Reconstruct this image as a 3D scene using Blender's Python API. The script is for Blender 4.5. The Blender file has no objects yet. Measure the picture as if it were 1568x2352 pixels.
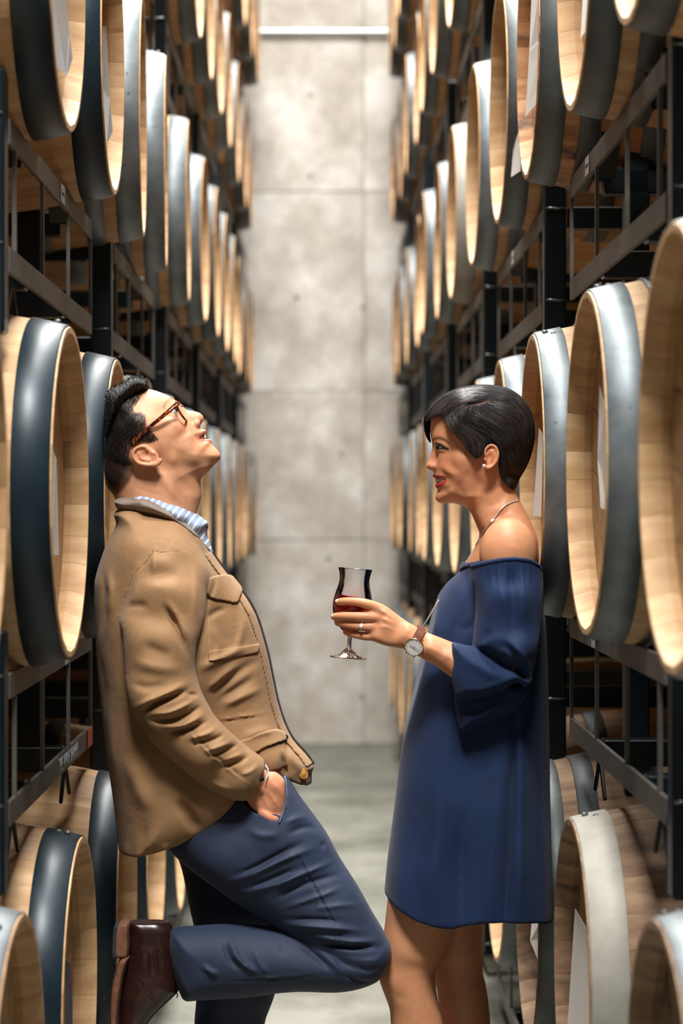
import bpy, bmesh, math, random
import numpy as np
from mathutils import Vector, Matrix

# ------------------------------------------------------------------ camera, world, lights, exposure
SC = bpy.context.scene
COL = SC.collection
CAMZ = 1.45                      # camera height above the floor
FPX = 5100.0                     # focal length in pixels of the 1568 x 2352 frame
VPX, VPY = 741.0, 1170.0         # vanishing point of the aisle in the frame
YP = 4.45                        # distance of the two people

cam_data = bpy.data.cameras.new('camera')
cam = bpy.data.objects.new('camera', cam_data)
COL.objects.link(cam)
cam.location = (0, 0, CAMZ)
cam.rotation_euler = (math.pi / 2, 0, 0)
cam_data.sensor_width = 36.0
cam_data.lens = FPX / 2352 * 36.0
cam_data.shift_x = (784 - VPX) / 2352
cam_data.shift_y = (VPY - 1176) / 2352
cam_data.clip_start = 0.05
cam_data.clip_end = 100
cam_data.dof.use_dof = True
cam_data.dof.focus_distance = YP - 0.06
cam_data.dof.aperture_fstop = 3.3
SC.camera = cam

world = bpy.data.worlds.new('world')
SC.world = world
world.use_nodes = True
world.node_tree.nodes['Background'].inputs[0].default_value = (0.80, 0.92, 1.0, 1)
world.node_tree.nodes['Background'].inputs[1].default_value = 0.10

def area_light(name, loc, sx, sy, power, color, rot=(0, 0, 0)):
    l = bpy.data.lights.new(name, 'AREA')
    l.shape = 'RECTANGLE'; l.size = sx; l.size_y = sy
    l.energy = power; l.color = color
    o = bpy.data.objects.new(name, l); COL.objects.link(o)
    o.location = loc; o.rotation_euler = rot
    return o

CEIL = 6.6
for yy, pw in ((1.0, 470), (4.3, 170), (6.6, 260), (9.0, 280), (11.0, 150)):
    area_light('ceiling_lamp', (0, yy, CEIL - 0.1), 1.5, 1.2, pw, (1.0, 0.975, 0.93))

SC.view_settings.view_transform = 'Standard'
SC.view_settings.look = 'None'
SC.view_settings.gamma = 1.0
SC.view_settings.use_curve_mapping = False
SC.view_settings.exposure = 0.55
SC.cycles.use_denoising = True
SC.cycles.use_adaptive_sampling = True
SC.cycles.adaptive_threshold = 0.04
SC.cycles.use_light_tree = True
SC.cycles.max_bounces = 6
SC.cycles.diffuse_bounces = 2
SC.cycles.glossy_bounces = 2
SC.cycles.transmission_bounces = 8
SC.cycles.caustics_reflective = False
SC.cycles.caustics_refractive = False
SC.cycles.sample_clamp_indirect = 4.0

# ------------------------------------------------------------------ materials
def newmat(name):
    m = bpy.data.materials.new(name); m.use_nodes = True
    nt = m.node_tree; b = nt.nodes['Principled BSDF']
    return m, nt, b

def srgb(r, g, b):
    f = lambda c: ((c / 255 + 0.055) / 1.055) ** 2.4 if c / 255 > 0.04045 else c / 255 / 12.92
    return (f(r), f(g), f(b), 1)

def N(nt, t, **kw):
    n = nt.nodes.new(t)
    for k, v in kw.items():
        if k.startswith('i_'):
            n.inputs[k[2:]].default_value = v
        else:
            setattr(n, k, v)
    return n

def ramp(nt, fac, stops):
    r = nt.nodes.new('ShaderNodeValToRGB')
    el = r.color_ramp.elements
    el[0].position, el[0].color = stops[0]
    el[1].position, el[1].color = stops[-1]
    for p, c in stops[1:-1]:
        e = el.new(p); e.color = c
    nt.links.new(fac, r.inputs[0])
    return r

def coords(nt, scale=(1, 1, 1), randomise=False, kind='Object'):
    tc = nt.nodes.new('ShaderNodeTexCoord')
    mp = nt.nodes.new('ShaderNodeMapping')
    mp.inputs['Scale'].default_value = scale
    nt.links.new(tc.outputs[kind], mp.inputs['Vector'])
    if randomise:
        oi = nt.nodes.new('ShaderNodeObjectInfo')
        mu = nt.nodes.new('ShaderNodeMath'); mu.operation = 'MULTIPLY'; mu.inputs[1].default_value = 37.0
        nt.links.new(oi.outputs['Random'], mu.inputs[0])
        cb = nt.nodes.new('ShaderNodeCombineXYZ')
        for i in range(3):
            nt.links.new(mu.outputs[0], cb.inputs[i])
        nt.links.new(cb.outputs[0], mp.inputs['Location'])
    return mp.outputs[0]

def bump(nt, b, h, strength=0.2, dist=0.01):
    bp = nt.nodes.new('ShaderNodeBump')
    bp.inputs['Strength'].default_value = strength
    bp.inputs['Distance'].default_value = dist
    nt.links.new(h, bp.inputs['Height'])
    nt.links.new(bp.outputs[0], b.inputs['Normal'])

def noise(nt, vec, scale, detail=4, rough=0.55):
    n = nt.nodes.new('ShaderNodeTexNoise')
    n.inputs['Scale'].default_value = scale
    n.inputs['Detail'].default_value = detail
    n.inputs['Roughness'].default_value = rough
    nt.links.new(vec, n.inputs['Vector'])
    return n.outputs['Fac']

def mixc(nt, fac, a, b, mode='MIX'):
    m = nt.nodes.new('ShaderNodeMix'); m.data_type = 'RGBA'; m.blend_type = mode
    if isinstance(fac, float): m.inputs[0].default_value = fac
    else: nt.links.new(fac, m.inputs[0])
    for s, v in ((6, a), (7, b)):
        if isinstance(v, tuple): m.inputs[s].default_value = v
        else: nt.links.new(v, m.inputs[s])
    return m.outputs[2]

def wood_mat(name, dark, mid, light, stain=None, stain_amt=0.0, rough=0.62):
    m, nt, b = newmat(name)
    v = coords(nt, (2.2, 26, 26), True)
    f = noise(nt, v, 1.0, 5, 0.6)
    r = ramp(nt, f, [(0.25, dark), (0.5, mid), (0.75, light)])
    oi = nt.nodes.new('ShaderNodeObjectInfo')
    tone = ramp(nt, oi.outputs['Random'], [(0.0, (0.90, 0.88, 0.86, 1)), (1.0, (1.05, 1.04, 1.02, 1))])
    c = mixc(nt, 1.0, r.outputs[0], tone.outputs[0], 'MULTIPLY')
    if stain:
        v2 = coords(nt, (3, 5, 5), True)
        f2 = noise(nt, v2, 1.3, 4, 0.6)
        r2 = ramp(nt, f2, [(0.62 - stain_amt, (0, 0, 0, 1)), (0.72 - stain_amt * 0.6, (1, 1, 1, 1))])
        c = mixc(nt, r2.outputs[0], c, stain)
    nt.links.new(c, b.inputs['Base Color'])
    b.inputs['Roughness'].default_value = rough
    bump(nt, b, f, 0.25, 0.004)
    return m

def steel_mat(name, c1, c2, metal, ro1, ro2, spots=None):
    m, nt, b = newmat(name)
    v = coords(nt, (6, 6, 6), True)
    f = noise(nt, v, 1.2, 5, 0.65)
    r = ramp(nt, f, [(0.3, c1), (0.7, c2)])
    c = r.outputs[0]
    if spots:
        v2 = coords(nt, (40, 40, 9), True)
        f2 = noise(nt, v2, 1.0, 3, 0.5)
        r2 = ramp(nt, f2, [(0.70, (0, 0, 0, 1)), (0.76, (1, 1, 1, 1))])
        c = mixc(nt, r2.outputs[0], c, spots)
    nt.links.new(c, b.inputs['Base Color'])
    b.inputs['Metallic'].default_value = metal
    rr = nt.nodes.new("ShaderNodeMapRange"); 
    rr.inputs[3].default_value = ro1; rr.inputs[4].default_value = ro2
    nt.links.new(f, rr.inputs[0]); nt.links.new(rr.outputs[0], b.inputs['Roughness'])
    return m

M = {}
M['oak'] = wood_mat('oak_pale', srgb(170, 128, 88), srgb(198, 160, 116), srgb(220, 188, 148))
M['oak_tan'] = wood_mat('oak_tan', srgb(146, 104, 68), srgb(180, 140, 98), srgb(204, 168, 126), srgb(114, 78, 50), 0.03)
M['oak_old'] = wood_mat('oak_weathered', srgb(92, 72, 58), srgb(142, 112, 86), srgb(176, 150, 120), srgb(58, 46, 40), 0.05, 0.75)
M['oak_stained'] = wood_mat('oak_wine_stained', srgb(150, 100, 62), srgb(196, 142, 98), srgb(214, 170, 128), srgb(58, 30, 22), 0.12)
M['hoop_black'] = steel_mat('hoop_black_paint', srgb(16, 34, 44), srgb(28, 46, 56), 0.2, 0.32, 0.48, srgb(120, 130, 136))
M['hoop_galv'] = steel_mat('hoop_galvanised', srgb(92, 101, 107), srgb(142, 150, 154), 0.62, 0.40, 0.60, srgb(84, 82, 80))
M['hoop_dull'] = steel_mat('hoop_dull_steel', srgb(78, 84, 86), srgb(112, 118, 119), 0.7, 0.42, 0.62, srgb(84, 64, 48))
M['hoop_pale'] = steel_mat('hoop_limewashed', srgb(150, 146, 136), srgb(184, 182, 174), 0.15, 0.5, 0.7, srgb(178, 136, 88))
M['rack'] = steel_mat('rack_black_paint', srgb(9, 22, 29), srgb(16, 32, 40), 0.1, 0.28, 0.42)
M['rail'] = steel_mat('rack_rail_worn', srgb(76, 78, 78), srgb(120, 115, 108), 0.25, 0.45, 0.62, srgb(112, 84, 66))

def plain(name, col, rough=0.5, metal=0.0, **kw):
    m, nt, b = newmat(name)
    b.inputs['Base Color'].default_value = col
    b.inputs['Roughness'].default_value = rough
    b.inputs['Metallic'].default_value = metal
    for k, v in kw.items():
        b.inputs[k.replace('_', ' ')].default_value = v
    return m
M['plastic'] = plain('plastic_sleeve', srgb(150, 150, 152), 0.25)
M['greycard'] = plain('grey_card', srgb(92, 94, 98), 0.6)
M['weld'] = plain('weld_bead', srgb(120, 128, 132), 0.25, 0.8)
M['paper'] = plain('paper', srgb(226, 222, 216), 0.8)
M['ink'] = plain('ink', srgb(60, 62, 66), 0.8)
M['white_paint'] = plain('white_stencil_paint', srgb(196, 204, 206), 0.7)
M['orange_paint'] = plain('orange_marking_paint', srgb(206, 96, 58), 0.7)
M['pipe'] = plain('pipe_steel', srgb(196, 204, 206), 0.35, 0.6)
M['hole'] = plain('tie_hole_grey', srgb(120, 116, 110), 0.9)

def concrete_mat(name, c1, c2, c3, scale=1.0):
    m, nt, b = newmat(name)
    v = coords(nt, (scale, scale, scale), True)
    f1 = noise(nt, v, 2.3, 8, 0.66)
    f2 = noise(nt, v, 9.0, 5, 0.6)
    r = ramp(nt, f1, [(0.36, c1), (0.5, c2), (0.62, c3)])
    r2 = ramp(nt, f2, [(0.3, (0.86, 0.86, 0.86, 1)), (0.7, (1.06, 1.06, 1.06, 1))])
    c = mixc(nt, 1.0, r.outputs[0], r2.outputs[0], 'MULTIPLY')
    nt.links.new(c, b.inputs['Base Color'])
    b.inputs['Roughness'].default_value = 0.78
    bump(nt, b, f2, 0.15, 0.01)
    return m
M['concrete'] = concrete_mat('concrete_wall', srgb(164, 156, 146), srgb(186, 179, 170), srgb(208, 204, 198))
M['floor'] = concrete_mat('concrete_floor', srgb(96, 95, 86), srgb(120, 119, 109), srgb(138, 137, 128), 0.8)
M['shade_backing'] = concrete_mat('shade_dark_backing', srgb(14, 17, 19), srgb(18, 21, 23), srgb(24, 26, 27))  # near-black colour puts the unlit depth behind the racks into the wall
M['ceiling'] = plain('ceiling_paint', srgb(150, 148, 142), 0.85)

# ------------------------------------------------------------------ helpers
def link(name, mesh, mat=None, parent=None, loc=(0, 0, 0), rot=(0, 0, 0)):
    o = bpy.data.objects.new(name, mesh); COL.objects.link(o)
    if mat is not None and not mesh.materials:
        mesh.materials.append(mat)
    o.location = loc; o.rotation_euler = rot
    if parent is not None: o.parent = parent
    return o

def empty(name, loc, rotz=0.0):
    o = bpy.data.objects.new(name, None); COL.objects.link(o)
    o.empty_display_size = 0.05
    o.location = loc; o.rotation_euler = (0, 0, rotz)
    return o

def tag(o, label, cat, group=None):
    o['label'] = label; o['category'] = cat
    if group: o['group'] = group
    return o

def pydata(name, v, f, smooth=False, sharp=None):
    me = bpy.data.meshes.new(name)
    me.from_pydata([tuple(p) for p in v], [], [tuple(q) for q in f])
    me.update()
    if smooth:
        me.polygons.foreach_set('use_smooth', [True] * len(me.polygons))
        if sharp: me.set_sharp_from_angle(angle=math.radians(sharp))
    return me

def box_data(x0, x1, y0, y1, z0, z1):
    v = [(x0, y0, z0), (x1, y0, z0), (x1, y1, z0), (x0, y1, z0), (x0, y0, z1), (x1, y0, z1), (x1, y1, z1), (x0, y1, z1)]
    f = [(0, 3, 2, 1), (4, 5, 6, 7), (0, 1, 5, 4), (1, 2, 6, 5), (2, 3, 7, 6), (3, 0, 4, 7)]
    return v, f

def box_mesh(name, x0, x1, y0, y1, z0, z1, bev=0.0):
    v, f = box_data(x0, x1, y0, y1, z0, z1)
    me = pydata(name, v, f)
    if bev:
        bm = bmesh.new(); bm.from_mesh(me)
        bmesh.ops.bevel(bm, geom=bm.edges[:], offset=bev, segments=1, affect='EDGES')
        bm.to_mesh(me); bm.free()
    return me

def tube_data(pts, rad, n=8, closed=False):
    """tube along a polyline; rad scalar or list"""
    P = [Vector(p) for p in pts]; k = len(P)
    R = rad if isinstance(rad, (list, tuple, np.ndarray)) else [rad] * k
    v, f = [], []
    up = None
    for i in range(k):
        if closed: t = P[(i + 1) % k] - P[i - 1]
        else: t = P[min(i + 1, k - 1)] - P[max(i - 1, 0)]
        t.normalize()
        if up is None:
            up = Vector((0, 0, 1)) if abs(t.z) < 0.9 else Vector((1, 0, 0))
        a = t.cross(up); a.normalize(); b2 = a.cross(t); up = b2
        for j in range(n):
            q = 2 * math.pi * j / n
            v.append(P[i] + (a * math.cos(q) + b2 * math.sin(q)) * R[i])
    m = k if closed else k - 1
    for i in range(m):
        for j in range(n):
            i2 = (i + 1) % k
            f.append((i * n + j, i * n + (j + 1) % n, i2 * n + (j + 1) % n, i2 * n + j))
    if not closed:
        f.append(tuple(range(n - 1, -1, -1))); f.append(tuple((k - 1) * n + j for j in range(n)))
    return v, f

def lathe_data(prof, n=48, axis='Z'):
    """profile [(r, h)] revolved; open ends on the axis when r == 0"""
    v, f = [], []
    for r, h in prof:
        for j in range(n):
            a = 2 * math.pi * j / n
            if axis == 'Z': v.append((r * math.cos(a), r * math.sin(a), h))
            else: v.append((h, r * math.cos(a), r * math.sin(a)))
    for i in range(len(prof) - 1):
        for j in range(n):
            q = (i * n + j, i * n + (j + 1) % n, (i + 1) * n + (j + 1) % n, (i + 1) * n + j)
            f.append(q if axis == 'Z' else q[::-1])
    return v, f

def PXY(px, py, y=YP):
    """point at distance y that is seen at pixel (px, py)"""
    return ((px - VPX) * y / FPX, y, CAMZ - (py - VPY) * y / FPX)

def merge_data(parts):
    V, F = [], []
    for v, f in parts:
        o = len(V); V += list(v); F += [tuple(i + o for i in q) for q in f]
    return V, F
# ------------------------------------------------------------------ the room
rng = random.Random(7)
YW = 13.7
def structure(name, mesh, mat, **kw):
    o = link(name, mesh, mat, **kw); o['kind'] = 'structure'; return o

fl = structure('floor', box_mesh('floor', -1.75, 1.75, -3.0, YW + 0.3, -0.2, 0.0), M['floor'])
fl['label'] = 'smooth grey concrete floor of the barrel aisle'
ce = structure('ceiling', box_mesh('ceiling', -1.75, 1.75, -3.0, YW + 0.3, CEIL, CEIL + 0.2), M['ceiling'])
ce['label'] = 'pale ceiling high above the barrel stacks'
for nm, x0, x1, lb in (('added_wall_left', -1.75, -1.6, 'added wall, dark in place of shade, behind the rack the man leans on'), ('added_wall_right', 1.6, 1.75, 'added wall, dark in place of shade, behind the rack the woman leans on')):
    w = structure(nm, box_mesh(nm, x0, x1, -0.2, YW, 0, CEIL), M['shade_backing']); w['label'] = lb  # unseen walls added to block light and darken the rack gaps
wb = structure('wall_back', box_mesh('wall_back', -1.75, 1.75, YW + 0.02, YW + 0.25, 0, CEIL), M['hole'])
wb['label'] = 'board-formed grey concrete end wall closing the aisle'
zj = [0.0, 1.262, 2.18, 3.41, 4.95, CEIL]; xj = [-1.75, 0.254, 1.75]
for i in range(5):
    for j in range(2):
        p = link('concrete_panel', box_mesh('concrete_panel', xj[j] + 0.002, xj[j + 1] - 0.002, YW - 0.004 * ((i + j) % 2), YW + 0.03, zj[i] + 0.002, zj[i + 1] - 0.002, 0.003), M['concrete'], wb)
for px, py in ((713, 219), (681, 683), (784, 1044), (754, 1282), (836, 90), (834, 705), (712, 405), (832, 1600)):
    x, y, z = PXY(px, py, YW)
    v, f = lathe_data([(0.0001, -0.0012), (0.013, -0.0012), (0.015, 0.001)], 12)
    me = pydata('tie_hole', [(a, c, b) for a, b, c in v], [q[::-1] for q in f])
    link('tie_hole', me, M['hole'], wb, (x, y - 0.0045, z))

v, f = tube_data([(-1.55, YW - 0.05, 0), (1.55, YW - 0.05, 0)], 0.016, 14)
pp = link('conduit_pipe', pydata('conduit_pipe', v, f, True, 40), M['pipe'], None, (0, 0, PXY(0, 76, YW)[2]))
tag(pp, 'thin galvanised pipe running level across the top of the concrete end wall', 'pipe')

# ------------------------------------------------------------------ barrel pieces (axis +X, the aisle rim at x = 0)
BL, RH, RB, NST = 0.92, 0.287, 0.343, 28
def rad(x):
    u = x / BL * 2 - 1
    return RH + (RB - RH) * (1 - u * u)
def stave_mesh(a0, a1, name='stave'):
    xs = [0.0, 0.03, 0.12, 0.28, 0.46, 0.7, BL]
    g = 0.0008
    v, f = [], []
    for x in xs:
        r = rad(x); ri = r - (0.0085 if x in (0.0, BL) else 0.027)
        for rr, a in ((r, a0 + g), (r + 0.0006, (a0 + a1) / 2), (r, a1 - g), (ri, a1 - g), (ri, a0 + g)):
            v.append((x, rr * math.cos(a), rr * math.sin(a)))
    for i in range(len(xs) - 1):
        for j in range(5):
            f.append((i * 5 + j, i * 5 + (j + 1) % 5, (i + 1) * 5 + (j + 1) % 5, (i + 1) * 5 + j))
    f.append((4, 3, 2, 1, 0)); k = (len(xs) - 1) * 5
    f.append((k, k + 1, k + 2, k + 3, k + 4))
    return pydata(name, v, f, True, 28)
STAVES = {}
def stave_set(matkey):
    """stave meshes of slightly different widths, shared between barrels of one timber"""
    if matkey not in STAVES:
        r = random.Random(3); w = [1 + 0.35 * (r.random() - 0.5) for _ in range(NST)]
        s = sum(w); a = 0; out = []
        for q in w:
            out.append(stave_mesh(a, a + q / s * 2 * math.pi)); a += q / s * 2 * math.pi
            out[-1].materials.append(M[matkey])
        STAVES[matkey] = out
    return STAVES[matkey]
def body_mesh():
    xs = [0.0, 0.12, 0.28, 0.46, 0.64, 0.8, BL]
    prof_in = [(0.05, rad(0.05) - 0.028), (0.03, rad(0.03) - 0.027), (0.0, RH - 0.0085)]
    v, f = [], []
    n = NST * 2
    rings = [(x, r) for x, r in prof_in] + [(x, rad(x)) for x in xs] + [(BL, RH - 0.0085), (BL - 0.03, rad(0.05) - 0.028)]
    for k, (x, r) in enumerate(rings):
        for j in range(n):
            a = 2 * math.pi * j / n
            rr = r - (0.0035 if (j % 2 == 0 and 3 <= k < 10) else 0)
            v.append((x, rr * math.cos(a), rr * math.sin(a)))
    for i in range(len(rings) - 1):
        for j in range(n):
            f.append((i * n + j, i * n + (j + 1) % n, (i + 1) * n + (j + 1) % n, (i + 1) * n + j))
    return pydata('stave_shell', v, f, True, 50)
def head_board(y0, y1, rdisc, name='head_board'):
    """a plank of the round head, cut by the circle; front face at x = 0"""
    pts = []
    a, b = y0 + 0.0012, y1 - 0.0012
    k = 7
    for i in range(k):
        y = a + (b - a) * i / (k - 1)
        pts.append((y, math.sqrt(max(rdisc ** 2 - y * y, 0))))
    for i in range(k - 1, -1, -1):
        y = a + (b - a) * i / (k - 1)
        pts.append((y, -math.sqrt(max(rdisc ** 2 - y * y, 0))))
    n = len(pts)
    v = [(0.0, y, z) for y, z in pts] + [(0.022, y, z) for y, z in pts]
    f = [tuple(range(n)), tuple(range(2 * n - 1, n - 1, -1))]
    for i in range(n):
        f.append((i, n + i, n + (i + 1) % n, (i + 1) % n))
    return pydata(name, v, f)
HEADS = {}
def head_set(matkey):
    if matkey not in HEADS:
        rd = rad(0.045) - 0.0275
        ys = [-rd, -0.165, -0.058, 0.052, 0.148, rd]
        l = [head_board(ys[i], ys[i + 1], rd) for i in range(5)]
        n = 40
        v = [(0.0, rd * math.cos(2 * math.pi * i / n), rd * math.sin(2 * math.pi * i / n)) for i in range(n)]
        one = pydata('barrel_head', v, [tuple(range(n))[::-1]])
        for m_ in l + [one]: m_.materials.append(M[matkey])
        HEADS[matkey] = (l, one)
    return HEADS[matkey]
HOOPS = {}
def hoop_mesh(x0, w, matkey, n=64):
    key = (x0, w, matkey, n)
    if key not in HOOPS:
        t = 0.0035
        prof = []
        xs = [x0, x0 + 0.0015, x0 + w * 0.5, x0 + w - 0.0015, x0 + w]
        pr = [(rad(x0) - 0.001, x0)] + [(rad(x) + (t if 0 < i < 4 else t * 0.6), x) for i, x in enumerate(xs)] + [(rad(x0 + w) - 0.001, x0 + w)]
        v, f = lathe_data(pr, n, 'X')
        me = pydata('hoop', v, f, True, 50); me.materials.append(M[matkey]); HOOPS[key] = me
    return HOOPS[key]
rv, rf = lathe_data([(0.0001, 0.004), (0.004, 0.0035), (0.0065, 0.0015), (0.007, -0.001)], 10)
RIVET = pydata('rivet', rv, rf, True)
BODY = {}
def body(matkey):
    if matkey not in BODY:
        me = body_mesh(); me.materials.append(M[matkey]); BODY[matkey] = me
    return BODY[matkey]
STYLE = {   # hoops as (x0, width)
    'black': [(0.003, 0.062), (0.235, 0.045), (0.64, 0.045), (BL - 0.065, 0.062)],
    'galv': [(0.003, 0.055), (0.088, 0.042), (0.215, 0.045), (0.66, 0.045), (BL - 0.058, 0.055)],
}
def halfwidth(d): return 0.4605 - 0.0056 * d
CENT = {-1: 0.030, 1: 0.077}      # height of tier two above the camera, per side
PITCH = 0.915
ORD = ['first', 'second', 'third', 'fourth', 'fifth', 'sixth', 'seventh', 'eighth', 'ninth', 'tenth', 'eleventh', 'twelfth', 'thirteenth']
TIER = {1: 'bottom', 2: 'second', 3: 'third', 4: 'fourth', 5: 'top'}
SIDEW = {-1: 'behind the man', 1: 'behind the woman'}
def barrel(side, tier, d, idx, hoop, wood, head, style, dx=0.0, near=False, word='', roll=None, yaw=0.0):
    zc = CAMZ + CENT[side] + (tier - 2) * PITCH
    x = side * (halfwidth(d) + dx)
    root = empty('wine_barrel', (x, d, zc - RB), -yaw if side > 0 else math.pi + yaw)
    rl = rng.random() * 6.28 if roll is None else roll
    piv = (0, 0, RB)
    def put(name, me, par=root, x0=0.0, rx=rl):
        return link(name, me, None, par, (x0, 0, RB), (rx, 0, 0))
    if near:
        for me in stave_set(wood): put('stave', me)
        for me in head_set(head)[0]: put('head_board', me, x0=0.044)
    else:
        put('stave_shell', body(wood))
        put('head', head_set(head)[1], x0=0.045)
    hp = STYLE[style]
    if not near: hp = hp[:-1]
    for k, (x0, w) in enumerate(hp):
        h = put('hoop', hoop_mesh(x0, w, hoop, 72 if near else 40), rx=rl)
        if near and k == 0:
            for q in range(2):
                a = 1.57 - rl + (0.06 if q else 0.0) + (0.25 * (idx % 3 - 1))
                rr = rad(x0 + w * 0.5) + 0.0035
                r_ = link('rivet', RIVET, None, h, (x0 + w * (0.35 + 0.3 * q), rr * math.cos(a), rr * math.sin(a)))
                r_.rotation_euler = (a - math.pi / 2, 0, 0)
                if not RIVET.materials: RIVET.materials.append(M['hoop_dull'])
    lab = f"{word} barrel {SIDEW[side]}, {TIER[tier]} tier, {ORD[idx]} from the near end"
    tag(root, lab, 'barrel', f"barrels stacked {SIDEW[side]}")
    return root

LOOK = {
    'b': ('hoop_black', 'black', 'black-hooped oak'),
    'g': ('hoop_galv', 'galv', 'galvanised-hooped oak'),
    'd': ('hoop_dull', 'galv', 'dull steel-hooped oak'),
    'p': ('hoop_pale', 'black', 'whitewashed-hoop oak'),
}
# per row: distance along the aisle, hoop look, timber, head, extra set-back
ROWS = {
    (-1, 1): [(3.25, 'g', 'oak_tan', 'oak', 0), (4.03, 'b', 'oak', 'oak', 0), (4.93, 'b', 'oak', 'oak', 0), (5.75, 'b', 'oak', 'oak_stained', 0), (6.5, 'b', 'oak', 'oak', 0),
              (7.45, 'g', 'oak', 'oak', 0), (8.3, 'b', 'oak', 'oak', 0), (9.25, 'g', 'oak', 'oak', 0), (10.1, 'g', 'oak', 'oak', 0), (11.05, 'b', 'oak', 'oak', 0), (11.9, 'g', 'oak', 'oak', 0)],
    (-1, 2): [(2.86, 'b', 'oak', 'oak', 0), (3.88, 'b', 'oak', 'oak', 0), (4.72, 'b', 'oak', 'oak', 0), (5.52, 'g', 'oak', 'oak', 0), (6.3, 'g', 'oak', 'oak', 0), (7.2, 'g', 'oak', 'oak', 0),
              (8.0, 'g', 'oak', 'oak', 0), (8.85, 'd', 'oak', 'oak', 0), (9.6, 'g', 'oak', 'oak', 0), (10.45, 'g', 'oak_tan', 'oak', 0), (11.2, 'd', 'oak', 'oak', 0), (12.0, 'g', 'oak_tan', 'oak', 0), (12.75, 'g', 'oak_tan', 'oak', 0)],
    (-1, 3): [(3.84, 'b', 'oak', 'oak', 0), (4.62, 'b', 'oak', 'oak_stained', 0), (5.34, 'g', 'oak', 'oak', 0), (6.06, 'g', 'oak', 'oak', 0), (7.05, 'g', 'oak', 'oak', 0), (7.8, 'g', 'oak', 'oak', 0),
              (8.52, 'd', 'oak', 'oak', 0), (9.3, 'g', 'oak', 'oak', 0), (10.05, 'g', 'oak', 'oak', 0), (10.9, 'g', 'oak', 'oak', 0), (11.7, 'd', 'oak_tan', 'oak', 0), (12.5, 'g', 'oak_tan', 'oak', 0)],
    (-1, 4): [(6.55, 'd', 'oak', 'oak', 0), (7.4, 'd', 'oak', 'oak', 0), (8.12, 'd', 'oak', 'oak', 0), (8.84, 'g', 'oak', 'oak', 0), (9.65, 'g', 'oak', 'oak', 0), (10.7, 'g', 'oak', 'oak', 0), (11.6, 'd', 'oak_tan', 'oak', 0), (12.4, 'g', 'oak_tan', 'oak', 0)],
    (-1, 5): [(10.6, 'd', 'oak', 'oak', 0), (11.4, 'd', 'oak', 'oak', 0), (12.2, 'd', 'oak_tan', 'oak', 0), (12.95, 'd', 'oak_tan', 'oak', 0)],
    (1, 1): [(2.95, 'g', 'oak_old', 'oak_old', 0), (3.93, 'p', 'oak_old', 'oak_tan', 0), (4.74, 'd', 'oak_old', 'oak_old', 0), (5.55, 'd', 'oak', 'oak', 0), (6.5, 'g', 'oak', 'oak', 0), (7.4, 'g', 'oak', 'oak', 0),
             (8.3, 'g', 'oak', 'oak', 0), (9.2, 'g', 'oak', 'oak', 0), (10.1, 'd', 'oak', 'oak', 0), (11.0, 'g', 'oak', 'oak', 0), (11.9, 'g', 'oak', 'oak', 0), (12.7, 'g', 'oak', 'oak', 0)],
    (1, 2): [(2.845, 'p', 'oak', 'oak', 0), (3.73, 'g', 'oak', 'oak', 0), (4.64, 'g', 'oak', 'oak', 0), (5.45, 'g', 'oak', 'oak', 0), (6.3, 'g', 'oak', 'oak', 0), (7.2, 'g', 'oak', 'oak', 0), (8.0, 'g', 'oak', 'oak', 0),
             (8.9, 'g', 'oak', 'oak', 0), (9.7, 'g', 'oak', 'oak', 0), (10.5, 'g', 'oak', 'oak', 0), (11.3, 'd', 'oak', 'oak', 0), (12.1, 'g', 'oak', 'oak', 0), (12.85, 'd', 'oak_tan', 'oak', 0)],
    (1, 3): [(3.2, 'd', 'oak', 'oak', 0), (3.9, 'd', 'oak', 'oak', 0), (4.72, 'd', 'oak_stained', 'oak', 0), (5.46, 'd', 'oak', 'oak', 0), (6.42, 'g', 'oak', 'oak', 0), (7.45, 'p', 'oak', 'oak', 0),
             (8.25, 'g', 'oak', 'oak', 0), (8.97, 'g', 'oak', 'oak', 0), (9.7, 'g', 'oak', 'oak', 0), (10.9, 'g', 'oak', 'oak', 0), (11.75, 'g', 'oak_tan', 'oak', 0), (12.55, 'd', 'oak_tan', 'oak', 0)],
    (1, 4): [(6.7, 'd', 'oak', 'oak', 0), (7.45, 'd', 'oak', 'oak', 0), (8.25, 'd', 'oak', 'oak', 0), (9.05, 'd', 'oak', 'oak', 0), (9.85, 'd', 'oak', 'oak', 0), (10.75, 'g', 'oak', 'oak', 0), (11.6, 'd', 'oak_tan', 'oak', 0), (12.45, 'd', 'oak_tan', 'oak', 0)],
    (1, 5): [(10.6, 'd', 'oak', 'oak', 0), (11.4, 'd', 'oak', 'oak', 0), (12.2, 'd', 'oak', 'oak', 0), (12.95, 'd', 'oak_tan', 'oak', 0)],
}
# a few barrels sit slightly askew on their racks (degrees, mouth turned away from the near end)
YAW = {(-1, 3, 2): 3.0, (-1, 3, 3): 3.3, (-1, 3, 4): 2.2, (-1, 2, 3): 1.0, (-1, 2, 1): 0, (-1, 2, 2): 0, (1, 2, 0): 0, (1, 2, 1): 0, (1, 2, 2): 0.3, (1, 1, 1): 0, (-1, 1, 1): 0, (-1, 1, 2): 0.6}
BARRELS = {}
for (side, tier), row in ROWS.items():
    for i, (d, lk, wood, head, dx) in enumerate(row):
        hoop, style, word = LOOK[lk]
        BARRELS[(side, tier, i)] = barrel(side, tier, d, i, hoop, wood, head, style, dx + (0 if d < 6.2 else rng.uniform(-0.012, 0.012)), near=d < 6.2, word=word, yaw=math.radians(YAW.get((side, tier, i), rng.uniform(-0.5, 0.9))))

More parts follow.
